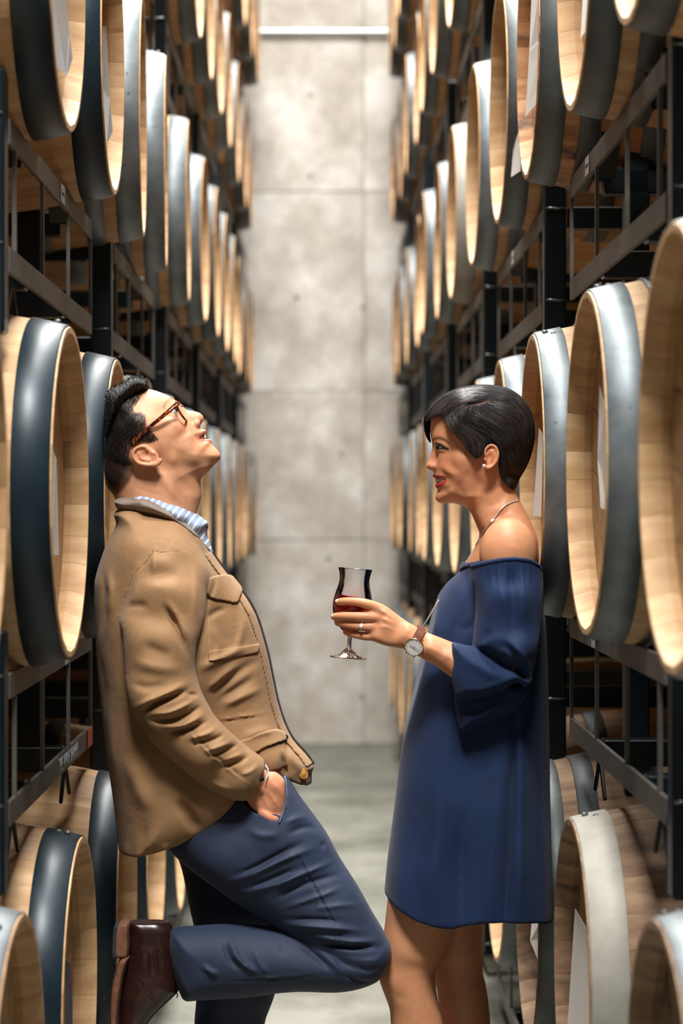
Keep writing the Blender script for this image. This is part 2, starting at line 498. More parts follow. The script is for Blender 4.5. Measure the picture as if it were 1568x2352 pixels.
# ------------------------------------------------------------------ racks
RX = 0.075                           # the rack's front plane lies this far behind the barrel rims
RLEN = 1.30
post_me = box_mesh('post', 0, 0.05, 0, 0.05, 0, 0.43, 0.004); post_me.materials.append(M['rack'])
foot_me = box_mesh('post', 0, 0.05, 0, 0.05, 0.115, 0.43, 0.004); foot_me.materials.append(M['rack'])
rail_me = box_mesh('rail', 0, 0.008, 0, RLEN, -0.021, 0.021, 0.001); rail_me.materials.append(M['rail'])
bar_me = box_mesh('upright_bar', 0, 0.007, 0, 0.012, 0, 0.168); bar_me.materials.append(M['rail'])
beam_me = box_mesh('cross_beam', 0.008, 0.72, 0, 0.05, -0.025, 0.025, 0.003); beam_me.materials.append(M['rack'])
wedge_v = [(0, -0.10, 0.045), (0, -0.10, 0.06), (0, -0.012, -0.002), (0, -0.012, -0.018)]
def cradle_mesh():
    parts = []
    for s in (-1, 1):
        v = [(x, s * y, z) for x in (0.02, 0.06) for (_, y, z) in wedge_v]
        f = [(0, 1, 2, 3), (7, 6, 5, 4), (0, 4, 5, 1), (1, 5, 6, 2), (2, 6, 7, 3), (3, 7, 4, 0)]
        parts.append((v, f if s > 0 else [q[::-1] for q in f]))
    v, f = merge_data(parts)
    me = pydata('cradle', v, f); me.materials.append(M['rack']); return me
cradle_me = cradle_mesh()
def brace_mesh():
    parts = []
    for s in (-1, 1):
        parts.append(tube_data([(0.02, 0, 0), (0.02, s * 0.075, -0.075)], 0.004, 6))
    v, f = merge_data(parts)
    me = pydata('wire_brace', v, f); me.materials.append(M['rack']); return me
brace_me = brace_mesh()
_wv, _wf = tube_data([(0.002, 0, 0), (0.016, 0, 0.001), (0.03, 0, -0.001), (0.048, 0, 0)], [0.0026, 0.0034, 0.0028, 0.0032], 6)
weld_me = pydata('weld_bead', _wv, _wf, True); weld_me.materials.append(M['weld'])
def rack(side, tier, d0, idx):
    zc = CAMZ + CENT[side] + (tier - 2) * PITCH
    zt, zb = zc - 0.322, zc - 0.533
    d1 = d0 + RLEN
    base = zb - 0.125 if tier > 1 else 0.0
    x = side * (halfwidth(d0) + RX)
    root = empty('barrel_rack', (x, d0 if side > 0 else d1, base), 0 if side > 0 else math.pi)
    L = lambda y: y if side > 0 else RLEN - y           # distance from the near end in local coordinates
    def put(name, me, x0, y0, z0, w=0.0, par=root):
        yy = L(y0) - (w if side < 0 else 0.0)
        return link(name, me, None, par, (x0, yy, z0 - base))
    pm = post_me if tier > 1 else foot_me
    dz = zb - 0.125 if tier > 1 else 0.0
    pz = zb - 0.125
    np_ = put('post', pm, 0.002, -0.055, pz, 0.05)
    if d0 < 8:
        for zz in (zb + 0.021, zt + 0.021):
            wy = 0.0 if side > 0 else 0.05
            link('weld_bead', weld_me, None, np_, (0, wy, zz - pz))
    put('post', pm, 0.10, RLEN - 0.12, pz, 0.05)
    if d0 < 8:
        put('post', pm, 0.68, -0.055, pz, 0.05); put('post', pm, 0.68, RLEN - 0.12, pz, 0.05)
    for z in (zt, zb):
        link('rail', rail_me, None, root, (0, 0, z - base))
        if d0 < 8: link('rail', rail_me, None, root, (0.71, 0, z - base))
    for y in (0.07, 0.44, 0.86, RLEN - 0.012):
        put('upright_bar', bar_me, 0.0, y, zb + 0.021, 0.012)
    for y in (0.24, 0.80):
        put('cross_beam', beam_me, 0, y, zb, 0.05)
    for y in (-0.055, RLEN - 0.12):
        put('cross_beam', beam_me, 0.05, y, zt + 0.0, 0.05)
    for y in (0.26, 1.04):
        put('cradle', cradle_me, 0.0, y, zt - 0.0)
    if tier > 1:
        for y in (0.16, 0.95): put('wire_brace', brace_me, 0.0, y, zb - 0.021)
    tag(root, f"black steel barrel rack {SIDEW[side]}, under the {TIER[tier]} tier, {ORD[idx]} from the near end", 'rack', f"steel barrel racks {SIDEW[side]}")
    return root
RACKS = {}
START = {-1: 3.66, 1: 3.35}; STEP = {-1: 1.72, 1: 1.80}
for side in (-1, 1):
    for tier in range(1, 6):
        ks = {1: range(-1, 6), 2: range(-1, 6), 3: range(-1, 6), 4: range(0, 6), 5: range(3, 6)}[tier]
        for n_, k in enumerate(ks):
            RACKS[(side, tier, k)] = rack(side, tier, START[side] + STEP[side] * k, n_)

# inventory stickers and stencilled lettering on some of the rails
def on_rail(rk, side, tier, k, frm, z):
    """world matrix of a flat mark on a front rail; x along the aisle away from the near end, y up"""
    d = START[side] + STEP[side] * k + frm
    xw = side * (halfwidth(START[side] + STEP[side] * k) + RX) - side * 0.0012
    return Matrix.Translation((xw, d, z)) @ Matrix.Rotation(math.pi / 2, 4, 'Z') @ Matrix.Rotation(math.pi / 2, 4, 'X') if side < 0 else Matrix.Translation((xw, d, z)) @ Matrix.Rotation(-math.pi / 2, 4, 'Z') @ Matrix.Rotation(math.pi / 2, 4, 'X')
def glue(o, rk, side, mw):
    pm = Matrix.Translation(rk.location) @ Matrix.Rotation(0 if side > 0 else math.pi, 4, 'Z')
    o.parent = rk; o.matrix_parent_inverse = pm.inverted(); o.matrix_basis = mw
st_me = box_mesh('sticker', -0.03, 0.03, -0.018, 0.018, 0, 0.0008); st_me.materials.append(M['paper'])
pr_me = box_mesh('print_line', -0.022, 0.022, -0.003, 0.003, 0.0008, 0.0010); pr_me.materials.append(M['ink'])
for side, tier, k, frm in ((-1, 3, 0, 0.73), (1, 3, 0, 0.98), (1, 2, 0, 0.88), (1, 3, 1, 0.76), (-1, 2, 0, 0.80)):
    rk = RACKS[(side, tier, k)]
    z = CAMZ + CENT[side] + (tier - 2) * PITCH - 0.322
    o = link('sticker', st_me); glue(o, rk, side, on_rail(rk, side, tier, k, frm, z))
    link('print_line', pr_me, None, o)
rk = RACKS[(-1, 2, 0)]; z = CAMZ + CENT[-1] - 0.533
fc = bpy.data.curves.new('lettering', 'FONT'); fc.body = 'THE WINE BARREL'; fc.size = 0.040; fc.extrude = 0.0003; fc.align_x = 'LEFT'
fc.materials.append(M['white_paint'])
_t = bpy.data.objects.new('lettering_curve', fc); COL.objects.link(_t)
bpy.context.view_layer.update()
lm = bpy.data.meshes.new_from_object(_t.evaluated_get(bpy.context.evaluated_depsgraph_get()))
bpy.data.objects.remove(_t)
o = link('lettering', lm); o['label'] = 'white stencilled lettering'
glue(o, rk, -1, on_rail(rk, -1, 2, 0, 0.66, z - 0.013) @ Matrix.Diagonal((1.05, 1.05, 1, 1)))
o = link('paint_mark', box_mesh('paint_mark', -0.05, 0.05, -0.02, 0.02, 0, 0.0008), M['orange_paint']); glue(o, rk, -1, on_rail(rk, -1, 2, 0, 1.24, z))

# sheets of paper tucked into barrel mouths
def sheet(name, side, pts, mat, label, cat='paper'):
    P = []
    for px, py, X in pts:
        d = X * FPX / abs(px - VPX)
        P.append(Vector((side * X, d, CAMZ - (py - VPY) * d / FPX)))
    n = len(P); off = Vector((side * 0.0008, 0, 0))
    v = P + [p + off for p in P]
    f = [tuple(range(n)), tuple(range(2 * n - 1, n - 1, -1))] + [(i, n + i, n + (i + 1) % n, (i + 1) % n) for i in range(n)]
    c = sum(P, Vector()) / n
    me = pydata(name, [p - c for p in v], f); me.materials.append(mat)
    o = link(name, me, None, None, c); tag(o, label, cat); return o
sheet('paper_sheet', 1, [(1244, -60, .455), (1222, -60, .450), (1215, 120, .44), (1206, 270, .432), (1239, 229, .452), (1244, 92, .456)], M['paper'], 'large white paper sheet curling out of a third tier barrel above the woman')
sheet('paper_sheet', 1, [(1195, 240, .462), (1185, 240, .455), (1173, 407, .440), (1194, 393, .458)], M['paper'], 'narrow white paper sheet in the barrel mouth left of the large curling sheet')
sheet('paper_sheet', 1, [(1364, -60, .462), (1340, -60, .452), (1333, 87, .440), (1358, 50, .458)], M['paper'], 'white paper sheet in the topmost visible barrel mouth at the upper right')
sheet('paper_sheet', 1, [(1376, 886, .47), (1390, 940, .47), (1390, 1172, .47), (1380, 1167, .462), (1372, 1054, .462)], M['paper'], 'pinkish paper sheet inside the wide barrel right of the woman at shoulder height')
sheet('paper_sheet', 1, [(1237, 984, .462), (1247, 1000, .468), (1241, 1186, .460), (1224, 1186, .450)], M['paper'], 'white paper sheet in the barrel mouth directly behind the neck of the woman')
sheet('paper_sheet', 1, [(1320, 2087, .462), (1366, 2168, .47), (1358, 2400, .46), (1300, 2400, .440)], M['paper'], 'white paper sheet hanging in the whitewashed bottom tier barrel')
sheet('paper_sheet', 1, [(1224, 2070, .455), (1266, 2070, .465), (1266, 2150, .465), (1251, 2246, .45), (1217, 2161, .44)], M['paper'], 'folded paper sheet hanging below the dress hem in a bottom tier barrel')
sheet('paper_sheet', -1, [(116, 1017, .475), (130, 1054, .465), (135, 1275, .465), (119, 1275, .475)], M['paper'], 'pale paper sheet inside the second tier black-hooped barrel left of the man')
sheet('card_sheet', -1, [(151, 2206, .475), (163, 2212, .465), (168, 2400, .465), (150, 2400, .475)], M['greycard'], 'dark grey card inside the bottom tier black-hooped barrel left of the boot', 'card')
sheet('plastic_sleeve', -1, [(116, -60, .480), (146, -60, .466), (160, 80, .452), (167, 135, .446), (153, 175, .448), (126, 151, .468)], M['plastic'], 'grey plastic document sleeve hanging from the first third tier barrel above the man', 'sleeve')
sheet('plastic_sleeve', -1, [(234, 60, .472), (244, 60, .468), (252, 228, .456), (259, 302, .448), (246, 330, .453), (237, 204, .469)], M['plastic'], 'crumpled plastic document sleeve in the stained third tier barrel above the man', 'sleeve')
# ------------------------------------------------------------------ modelling of soft bodies: implicit fields meshed on a grid
def sstep(a, b, x):
    t = np.clip((x - a) / (b - a), 0, 1); return t * t * (3 - 2 * t)

def cr(pts, sub=5, closed=True):
    """Catmull-Rom curve through the points"""
    P = np.array([p[:2] for p in pts], float); n = len(P); out = []
    rngi = range(n) if closed else range(n - 1)
    for i in rngi:
        if closed: p0, p1, p2, p3 = P[i - 1], P[i], P[(i + 1) % n], P[(i + 2) % n]
        else: p0, p1, p2, p3 = P[max(i - 1, 0)], P[i], P[i + 1], P[min(i + 2, n - 1)]
        for k in range(sub):
            t = k / sub
            out.append(0.5 * ((2 * p1) + (-p0 + p2) * t + (2 * p0 - 5 * p1 + 4 * p2 - p3) * t * t + (-p0 + 3 * p1 - 3 * p2 + p3) * t ** 3))
    if not closed: out.append(P[-1])
    return np.array(out)

class Grid:
    """box given by a pixel rectangle at distance YP+yc and a depth range; h = voxel size in metres"""
    def __init__(s, px0, py0, px1, py1, dy0, dy1, h):
        sc = (YP + min(dy0, 0)) / FPX if False else YP / FPX
        s.h = h
        s.xs = np.arange((px0 - VPX) * sc, (px1 - VPX) * sc + h, h)
        s.zs = np.arange(CAMZ - (py1 - VPY) * sc, CAMZ - (py0 - VPY) * sc + h, h)
        s.ys = np.arange(YP + dy0, YP + dy1 + h, h)
        s.shape = (len(s.xs), len(s.ys), len(s.zs))
        s.X2, s.Z2 = np.meshgrid(s.xs, s.zs, indexing='ij')
    def px(s, y=YP):
        """pixel coordinates of the 2-D grid nodes as seen at distance y"""
        return s.X2 * FPX / y + VPX, VPY - (s.Z2 - CAMZ) * FPX / y
    def win(s, lo, hi):
        r = []
        for a, l, u in ((s.xs, lo[0], hi[0]), (s.ys, lo[1], hi[1]), (s.zs, lo[2], hi[2])):
            i0 = max(int(np.searchsorted(a, l)) - 1, 0); i1 = min(int(np.searchsorted(a, u)) + 1, len(a))
            if i1 <= i0: return None
            r.append(slice(i0, i1))
        return tuple(r)
    def coords(s, w):
        return s.xs[w[0]][:, None, None], s.ys[w[1]][None, :, None], s.zs[w[2]][None, None, :]

def poly_d(U, V, poly):
    """signed distance (positive inside) of points to a closed polygon"""
    if U.size < 400 and U.ndim == 1:
        A = poly; B = np.roll(poly, -1, 0); E = B - A
        L = (E ** 2).sum(1) + 1e-12
        t = np.clip(((U[:, None] - A[:, 0]) * E[:, 0] + (V[:, None] - A[:, 1]) * E[:, 1]) / L, 0, 1)
        q = (U[:, None] - A[:, 0] - t * E[:, 0]) ** 2 + (V[:, None] - A[:, 1] - t * E[:, 1]) ** 2
        c = (A[:, 1] > V[:, None]) != (B[:, 1] > V[:, None])
        with np.errstate(divide='ignore', invalid='ignore'):
            xi = E[:, 0] * (V[:, None] - A[:, 1]) / E[:, 1] + A[:, 0]
        ins = (c & (U[:, None] < xi)).sum(1) % 2 == 1
        d = np.sqrt(q.min(1))
        return np.where(ins, d, -d)
    U = U.astype(np.float32); V = V.astype(np.float32)
    d = np.full(U.shape, 1e18, np.float32); ins = np.zeros(U.shape, bool)
    n = len(poly)
    for i in range(n):
        ax, ay = poly[i]; bx, by = poly[(i + 1) % n]
        ex, ey = bx - ax, by - ay
        L = ex * ex + ey * ey
        if L < 1e-12: continue
        t = np.clip(((U - ax) * ex + (V - ay) * ey) / L, 0, 1)
        dx = U - ax - t * ex; dy = V - ay - t * ey
        np.minimum(d, dx * dx + dy * dy, out=d)
        if ay != by:
            c = (ay > V) != (by > V)
            ins ^= c & (U < (bx - ax) * (V - ay) / (by - ay) + ax)
    d = np.sqrt(d)
    return np.where(ins, d, -d)

def line_d(U, V, pts):
    d = np.full(U.shape, 1e18); T = np.zeros(U.shape)
    seg = np.hypot(*(np.diff(pts, axis=0).T)); cum = np.concatenate([[0], np.cumsum(seg)]); tot = cum[-1]
    for i in range(len(pts) - 1):
        ax, ay = pts[i]; ex, ey = pts[i + 1] - pts[i]
        L = ex * ex + ey * ey + 1e-12
        t = np.clip(((U - ax) * ex + (V - ay) * ey) / L, 0, 1)
        q = (U - ax - t * ex) ** 2 + (V - ay - t * ey) ** 2
        m = q < d
        d = np.where(m, q, d); T = np.where(m, (cum[i] + t * seg[i]) / tot, T)
    return np.sqrt(d), T

def cmap(U, V, ctl, p=2.0, reg=60.0):
    """smooth map through control values [(px, py, value)]"""
    if not isinstance(ctl, (list, tuple)): return np.full(U.shape, float(ctl))
    num = np.zeros(U.shape); den = np.zeros(U.shape)
    for x, y, v in ctl:
        w = 1.0 / ((U - x) ** 2 + (V - y) ** 2 + reg) ** p
        num += w * v; den += w
    return num / den

def strokes_map(U, V, strokes):
    """ridges (+) and folds (-): (polyline px, width px, amplitude m)"""
    B = np.zeros(U.shape)
    for st in strokes or ():
        pts, wd, am = st[:3]
        P = cr(pts, 5, False)
        lo = P.min(0) - 3.2 * wd; hi = P.max(0) + 3.2 * wd
        m = (U > lo[0]) & (U < hi[0]) & (V > lo[1]) & (V < hi[1])
        if not m.any(): continue
        d, T = line_d(U[m], V[m], P)
        tap = sstep(0, .38, T) * sstep(0, .38, 1 - T)
        tap = tap if len(st) < 4 else np.ones_like(tap)
        B[m] += am * np.exp(-(d / wd) ** 2) * tap
    return B

class Infl:
    """rounded body with a traced outline: half-width W and edge rounding R may vary over the outline"""
    def __init__(s, poly, W, R, yc=0.0, strokes=None, sub=3, ydepth=None, far_scale=1.0, both=False, reg=60.0):
        s.reg = reg
        s.y = YP + (ydepth if ydepth is not None else (yc if not isinstance(yc, (list, tuple)) else 0.0))
        s.poly = cr(poly, sub) if sub else np.array(poly, float)
        s.W, s.R, s.yc, s.strokes, s.fs, s.both = W, R, yc, strokes, far_scale, both
        s.m = s.y / FPX                     # metres per pixel at that distance
    def maps(s, U, V):
        d = poly_d(U, V, s.poly) * s.m
        W = cmap(U, V, s.W, 2.0, s.reg); R = cmap(U, V, s.R, 2.0, s.reg); yc = cmap(U, V, s.yc, 2.0, s.reg)
        return d, W, R, yc
    def near(s, px, py):
        """depth offset of the camera-side surface that is seen at a pixel"""
        return float(s.near_arr(np.array([float(px)]), np.array([float(py)]))[0])
    def near_arr(s, PU, PV):
        dy = None
        for it in range(3):
            k = 1.0 if dy is None else (YP + dy) / s.y
            U = VPX + (PU - VPX) * k; V = VPY + (PV - VPY) * k
            d, W, R, yc = s.maps(U, V)
            W = W + strokes_map(U, V, s.strokes)
            e = np.clip(R - d, 0, None) / R
            dy = yc - W * np.sqrt(np.clip(1 - e * e, 0, 1))
        return dy
    def field(s, g):
        U, V = g.px(s.y)
        d, W, R, yc = s.maps(U, V)
        B = strokes_map(U, V, s.strokes)
        e2 = ((np.clip(R - d, 0, None) / R) ** 2).astype(np.float32)[:, None, :]
        dy = (g.ys[None, :, None] - YP - yc[:, None, :]).astype(np.float32)
        Wn = (W + B).astype(np.float32)[:, None, :]
        if s.both: Wf = Wn
        else: Wf = (W * s.fs).astype(np.float32)[:, None, :]
        Wd = np.where(dy < 0, Wn, Wf)
        k = np.minimum(R, W).astype(np.float32)[:, None, :]
        return (np.sqrt(e2 + (dy / Wd) ** 2) - 1) * k

def prism(g, poly, y=YP, sub=3):
    """negative inside a traced outline, at any depth"""
    U, V = g.px(y)
    P = cr(poly, sub) if sub else np.array(poly, float)
    return (-poly_d(U, V, P) * y / FPX).astype(np.float32)[:, None, :]

def smin(a, b, k):
    if np.isscalar(k) and k <= 0: return np.minimum(a, b)
    h = np.clip(0.5 + 0.5 * (b - a) / k, 0, 1)
    return b + (a - b) * h - k * h * (1 - h)
def smax(a, b, k): return -smin(-a, -b, k)

def _apply(F, g, lo, hi, k, op, fn):
    m = k + 3 * g.h
    w = g.win([c - m for c in lo], [c + m for c in hi])
    if w is None: return
    x, y, z = g.coords(w)
    D = fn(x, y, z).astype(np.float32)
    F[w] = smin(F[w], D, k) if op == 'add' else smax(F[w], -D, k)

def add_ell(F, g, c, r, k=0.005, rot=0.0, op='add', rotz=0.0):
    """ellipsoid; rot turns it in the picture plane (about y), rotz about the vertical"""
    mr = max(r); ca, sa = math.cos(rot), math.sin(rot); cz, sz = math.cos(rotz), math.sin(rotz)
    def fn(x, y, z):
        X, Y, Z = x - c[0], y - c[1], z - c[2]
        X, Y = cz * X + sz * Y, -sz * X + cz * Y
        a = ca * X + sa * Z; b = -sa * X + ca * Z
        q = np.sqrt((a / r[0]) ** 2 + (Y / r[1]) ** 2 + (b / r[2]) ** 2)
        q2 = np.sqrt((a / r[0] ** 2) ** 2 + (Y / r[1] ** 2) ** 2 + (b / r[2] ** 2) ** 2) + 1e-9
        return np.maximum(q * (q - 1) / q2, -min(r))
    _apply(F, g, [c[i] - mr for i in range(3)], [c[i] + mr for i in range(3)], k, op, fn)

def add_cap(F, g, p, q, r1, r2, k=0.004, op='add'):
    p = np.array(p, float); q = np.array(q, float); e = q - p; L = float(e @ e) + 1e-12
    mr = max(r1, r2)
    def fn(x, y, z):
        t = np.clip(((x - p[0]) * e[0] + (y - p[1]) * e[1] + (z - p[2]) * e[2]) / L, 0, 1)
        dx = x - p[0] - t * e[0]; dy = y - p[1] - t * e[1]; dz = z - p[2] - t * e[2]
        return np.sqrt(dx * dx + dy * dy + dz * dz) - (r1 + (r2 - r1) * t)
    _apply(F, g, np.minimum(p, q) - mr, np.maximum(p, q) + mr, k, op, fn)

def add_chain(F, g, pts, k=0.004, op='add', kj=None):
    """tapered chain [(x,y,z,r)...] with smooth curve"""
    A = np.array(pts, float)
    out = []
    n = len(A)
    for i in range(n - 1):
        p0, p1, p2, p3 = A[max(i - 1, 0)], A[i], A[i + 1], A[min(i + 2, n - 1)]
        for j in range(4):
            t = j / 4
            out.append(0.5 * ((2 * p1) + (-p0 + p2) * t + (2 * p0 - 5 * p1 + 4 * p2 - p3) * t * t + (-p0 + 3 * p1 - 3 * p2 + p3) * t ** 3))
    out.append(A[-1])
    # the chain is unioned with itself first so that its own joints add no bulges
    lo = np.min([o[:3] - o[3] for o in out], 0); hi = np.max([o[:3] + o[3] for o in out], 0)
    def fn(x, y, z):
        D = None
        for a, b in zip(out[:-1], out[1:]):
            e = b[:3] - a[:3]; L = float(e @ e) + 1e-12
            t = np.clip(((x - a[0]) * e[0] + (y - a[1]) * e[1] + (z - a[2]) * e[2]) / L, 0, 1)
            d = np.sqrt((x - a[0] - t * e[0]) ** 2 + (y - a[1] - t * e[1]) ** 2 + (z - a[2] - t * e[2]) ** 2) - (a[3] + (b[3] - a[3]) * t)
            D = d if D is None else np.minimum(D, d)
        return D
    _apply(F, g, lo, hi, k, op, fn)

_E = np.array([[0, 1], [2, 3], [4, 5], [6, 7], [0, 2], [1, 3], [4, 6], [5, 7], [0, 4], [1, 5], [2, 6], [3, 7]])
_O = np.array([[0, 0, 0], [0, 0, 1], [0, 1, 0], [0, 1, 1], [1, 0, 0], [1, 0, 1], [1, 1, 0], [1, 1, 1]])
def surface(F, g, smooth=2):
    """surface nets: vertices and quads of the zero level"""
    F = np.pad(F, 1, constant_values=1.0).astype(np.float32)
    S = F < 0
    nx, ny, nz = F.shape
    cnt = np.zeros((nx - 1, ny - 1, nz - 1), np.int8)
    for o in _O:
        cnt += S[o[0]:nx - 1 + o[0], o[1]:ny - 1 + o[1], o[2]:nz - 1 + o[2]]
    act = (cnt > 0) & (cnt < 8)
    C = np.argwhere(act)
    idx = np.full(act.shape, -1, np.int32); idx[act] = np.arange(len(C))
    val = np.stack([F[C[:, 0] + o[0], C[:, 1] + o[1], C[:, 2] + o[2]] for o in _O], 1)
    pos = np.zeros((len(C), 3)); num = np.zeros(len(C))
    for a, b in _E:
        va, vb = val[:, a], val[:, b]
        m = (va < 0) != (vb < 0)
        t = np.where(m, va / np.where(m, va - vb, 1), 0)
        pos += np.where(m[:, None], _O[a] + t[:, None] * (_O[b] - _O[a]), 0); num += m
    pos = pos / num[:, None] + C
    Q = []
    for ax in range(3):
        A = [slice(None)] * 3; B = [slice(None)] * 3
        A[ax] = slice(0, -1); B[ax] = slice(1, None)
        ch = S[tuple(A)] != S[tuple(B)]
        P = np.argwhere(ch)
        u, v = (ax + 1) % 3, (ax + 2) % 3
        ok = (P[:, u] > 0) & (P[:, v] > 0) & (P[:, u] < F.shape[u] - 1) & (P[:, v] < F.shape[v] - 1)
        P = P[ok]
        neg = S[P[:, 0], P[:, 1], P[:, 2]]
        def cell(du, dv):
            q = P.copy(); q[:, u] += du; q[:, v] += dv
            return idx[q[:, 0], q[:, 1], q[:, 2]]
        q = np.stack([cell(-1, -1), cell(0, -1), cell(0, 0), cell(-1, 0)], 1)
        q[~neg] = q[~neg][:, ::-1]
        Q.append(q)
    Q = np.concatenate(Q)
    Q = Q[(Q >= 0).all(1)]
    for _ in range(smooth):
        acc = np.zeros_like(pos); c = np.zeros(len(pos))
        for i in range(4):
            a, b = Q[:, i], Q[:, (i + 1) % 4]
            for d in range(3):
                acc[:, d] += np.bincount(a, pos[b, d], len(pos)) + np.bincount(b, pos[a, d], len(pos))
            c += np.bincount(a, minlength=len(pos)) + np.bincount(b, minlength=len(pos))
        pos = 0.45 * pos + 0.55 * acc / np.maximum(c, 1)[:, None]
    org = np.array([g.xs[0], g.ys[0], g.zs[0]]) - g.h
    return pos * g.h + org, Q

def np_mesh(name, v, q, mat=None, col=None, smooth=True):
    me = bpy.data.meshes.new(name)
    v = np.asarray(v, np.float32); q = np.asarray(q, np.int32); k = q.shape[1]
    me.vertices.add(len(v)); me.vertices.foreach_set('co', v.ravel())
    me.loops.add(q.size); me.loops.foreach_set('vertex_index', q.ravel())
    me.polygons.add(len(q)); me.polygons.foreach_set('loop_start', np.arange(0, q.size, k, dtype=np.int32))
    me.polygons.foreach_set('loop_total', np.full(len(q), k, np.int32))
    if smooth: me.polygons.foreach_set('use_smooth', np.ones(len(q), bool))
    me.update(calc_edges=True)
    if col is not None:
        ca = me.color_attributes.new('Col', 'FLOAT_COLOR', 'POINT')
        c4 = np.ones((len(v), 4), np.float32); c4[:, :3] = col
        ca.data.foreach_set('color', c4.ravel())
    if mat: me.materials.append(mat)
    return me

def join_vq(parts):
    V, Q, o = [], [], 0
    for v, q in parts:
        V.append(v); Q.append(q + o); o += len(v)
    return np.concatenate(V), np.concatenate(Q)

def vpx(v):
    """pixel coordinates at which vertices are seen"""
    return v[:, 0] * FPX / v[:, 1] + VPX, VPY - (v[:, 2] - CAMZ) * FPX / v[:, 1]

def P3(px, py, dy):
    return PXY(px, py, YP + dy)

def sstep(a, b, x):
    t = np.clip((x - a) / (b - a), 0, 1); return t * t * (3 - 2 * t)

def skin_mat(name, rough=0.42, sss=0.06):
    m, nt, b = newmat(name)
    at = nt.nodes.new('ShaderNodeAttribute'); at.attribute_name = 'Col'
    v = coords(nt, (1, 1, 1))
    f = noise(nt, v, 60, 3, 0.6)
    r = ramp(nt, f, [(0.3, (0.93, 0.90, 0.88, 1)), (0.7, (1.05, 1.05, 1.05, 1))])
    c = mixc(nt, 1.0, at.outputs['Color'], r.outputs[0], 'MULTIPLY')
    nt.links.new(c, b.inputs['Base Color'])
    b.inputs['Roughness'].default_value = rough
    b.inputs['Specular IOR Level'].default_value = 0.35
    b.inputs['Subsurface Weight'].default_value = sss
    b.inputs['Subsurface Radius'].default_value = (0.012, 0.005, 0.003)
    b.inputs['Subsurface Scale'].default_value = 1.0
    f2 = noise(nt, v, 900, 2, 0.5)
    bump(nt, b, f2, 0.08, 0.001)
    return m

def amp(st, k): return [(a[0], a[1], a[2] * k) + tuple(a[3:]) for a in st]

def cloth_mat(name, c1, c2, rough=0.8, scale=900, sheen=0.0, bumps=0.25, blot=14, wrinkle=0.0):
    m, nt, b = newmat(name)
    v = coords(nt, (1, 1, 1))
    f = noise(nt, v, blot, 5, 0.6)
    r = ramp(nt, f, [(0.3, c1), (0.7, c2)])
    nt.links.new(r.outputs[0], b.inputs['Base Color'])
    b.inputs['Roughness'].default_value = rough
    b.inputs['Sheen Weight'].default_value = sheen
    f2 = noise(nt, v, scale, 2, 0.5)
    bump(nt, b, f2, bumps, 0.0008)
    if wrinkle:
        b1 = b.inputs['Normal'].links[0].from_node
        dn = nt.nodes.new('ShaderNodeTexNoise'); dn.inputs['Scale'].default_value = 16.0; dn.inputs['Detail'].default_value = 3.0
        dn.inputs['Distortion'].default_value = 1.2
        nt.links.new(v, dn.inputs['Vector'])
        b2 = nt.nodes.new('ShaderNodeBump'); b2.inputs['Strength'].default_value = wrinkle; b2.inputs['Distance'].default_value = 0.012
        nt.links.new(dn.outputs['Fac'], b2.inputs['Height']); nt.links.new(b2.outputs[0], b1.inputs['Normal'])
    return m

def strand_mesh(name, lines, rad, cols, mat):
    """thin three-sided tapered strands; lines = arrays of points"""
    V, Q, C = [], [], []; o = 0
    for L, r0, c in zip(lines, rad, cols):
        L = np.asarray(L); n = len(L)
        t = np.gradient(L, axis=0); t /= np.linalg.norm(t, axis=1)[:, None] + 1e-9
        a = np.cross(t, [0, 1, 0]); a /= np.linalg.norm(a, axis=1)[:, None] + 1e-9
        b = np.cross(a, t)
        tp = np.minimum(1, np.minimum(np.arange(n) + 0.4, (n - 1 - np.arange(n)) + 0.15) / (n * 0.3))[:, None] * r0
        ring = np.stack([L + a * tp, L - b * tp * 0.5 - a * 0.0, L - a * tp, L + b * tp * 0.5], 1)
        V.append(ring.reshape(-1, 3))
        C.append(np.repeat(np.asarray(c)[None], n * 4, 0))
        for i in range(n - 1):
            for j in range(4):
                Q.append((o + i * 4 + j, o + i * 4 + (j + 1) % 4, o + (i + 1) * 4 + (j + 1) % 4, o + (i + 1) * 4 + j))
        o += n * 4
    return np_mesh(name, np.concatenate(V), np.array(Q), mat, np.concatenate(C))

def hair_mat(name, rough=0.42):
    m, nt, b = newmat(name)
    at = nt.nodes.new('ShaderNodeAttribute'); at.attribute_name = 'Col'
    nt.links.new(at.outputs['Color'], b.inputs['Base Color'])
    b.inputs['Roughness'].default_value = rough
    b.inputs['Specular IOR Level'].default_value = 0.32
    return m

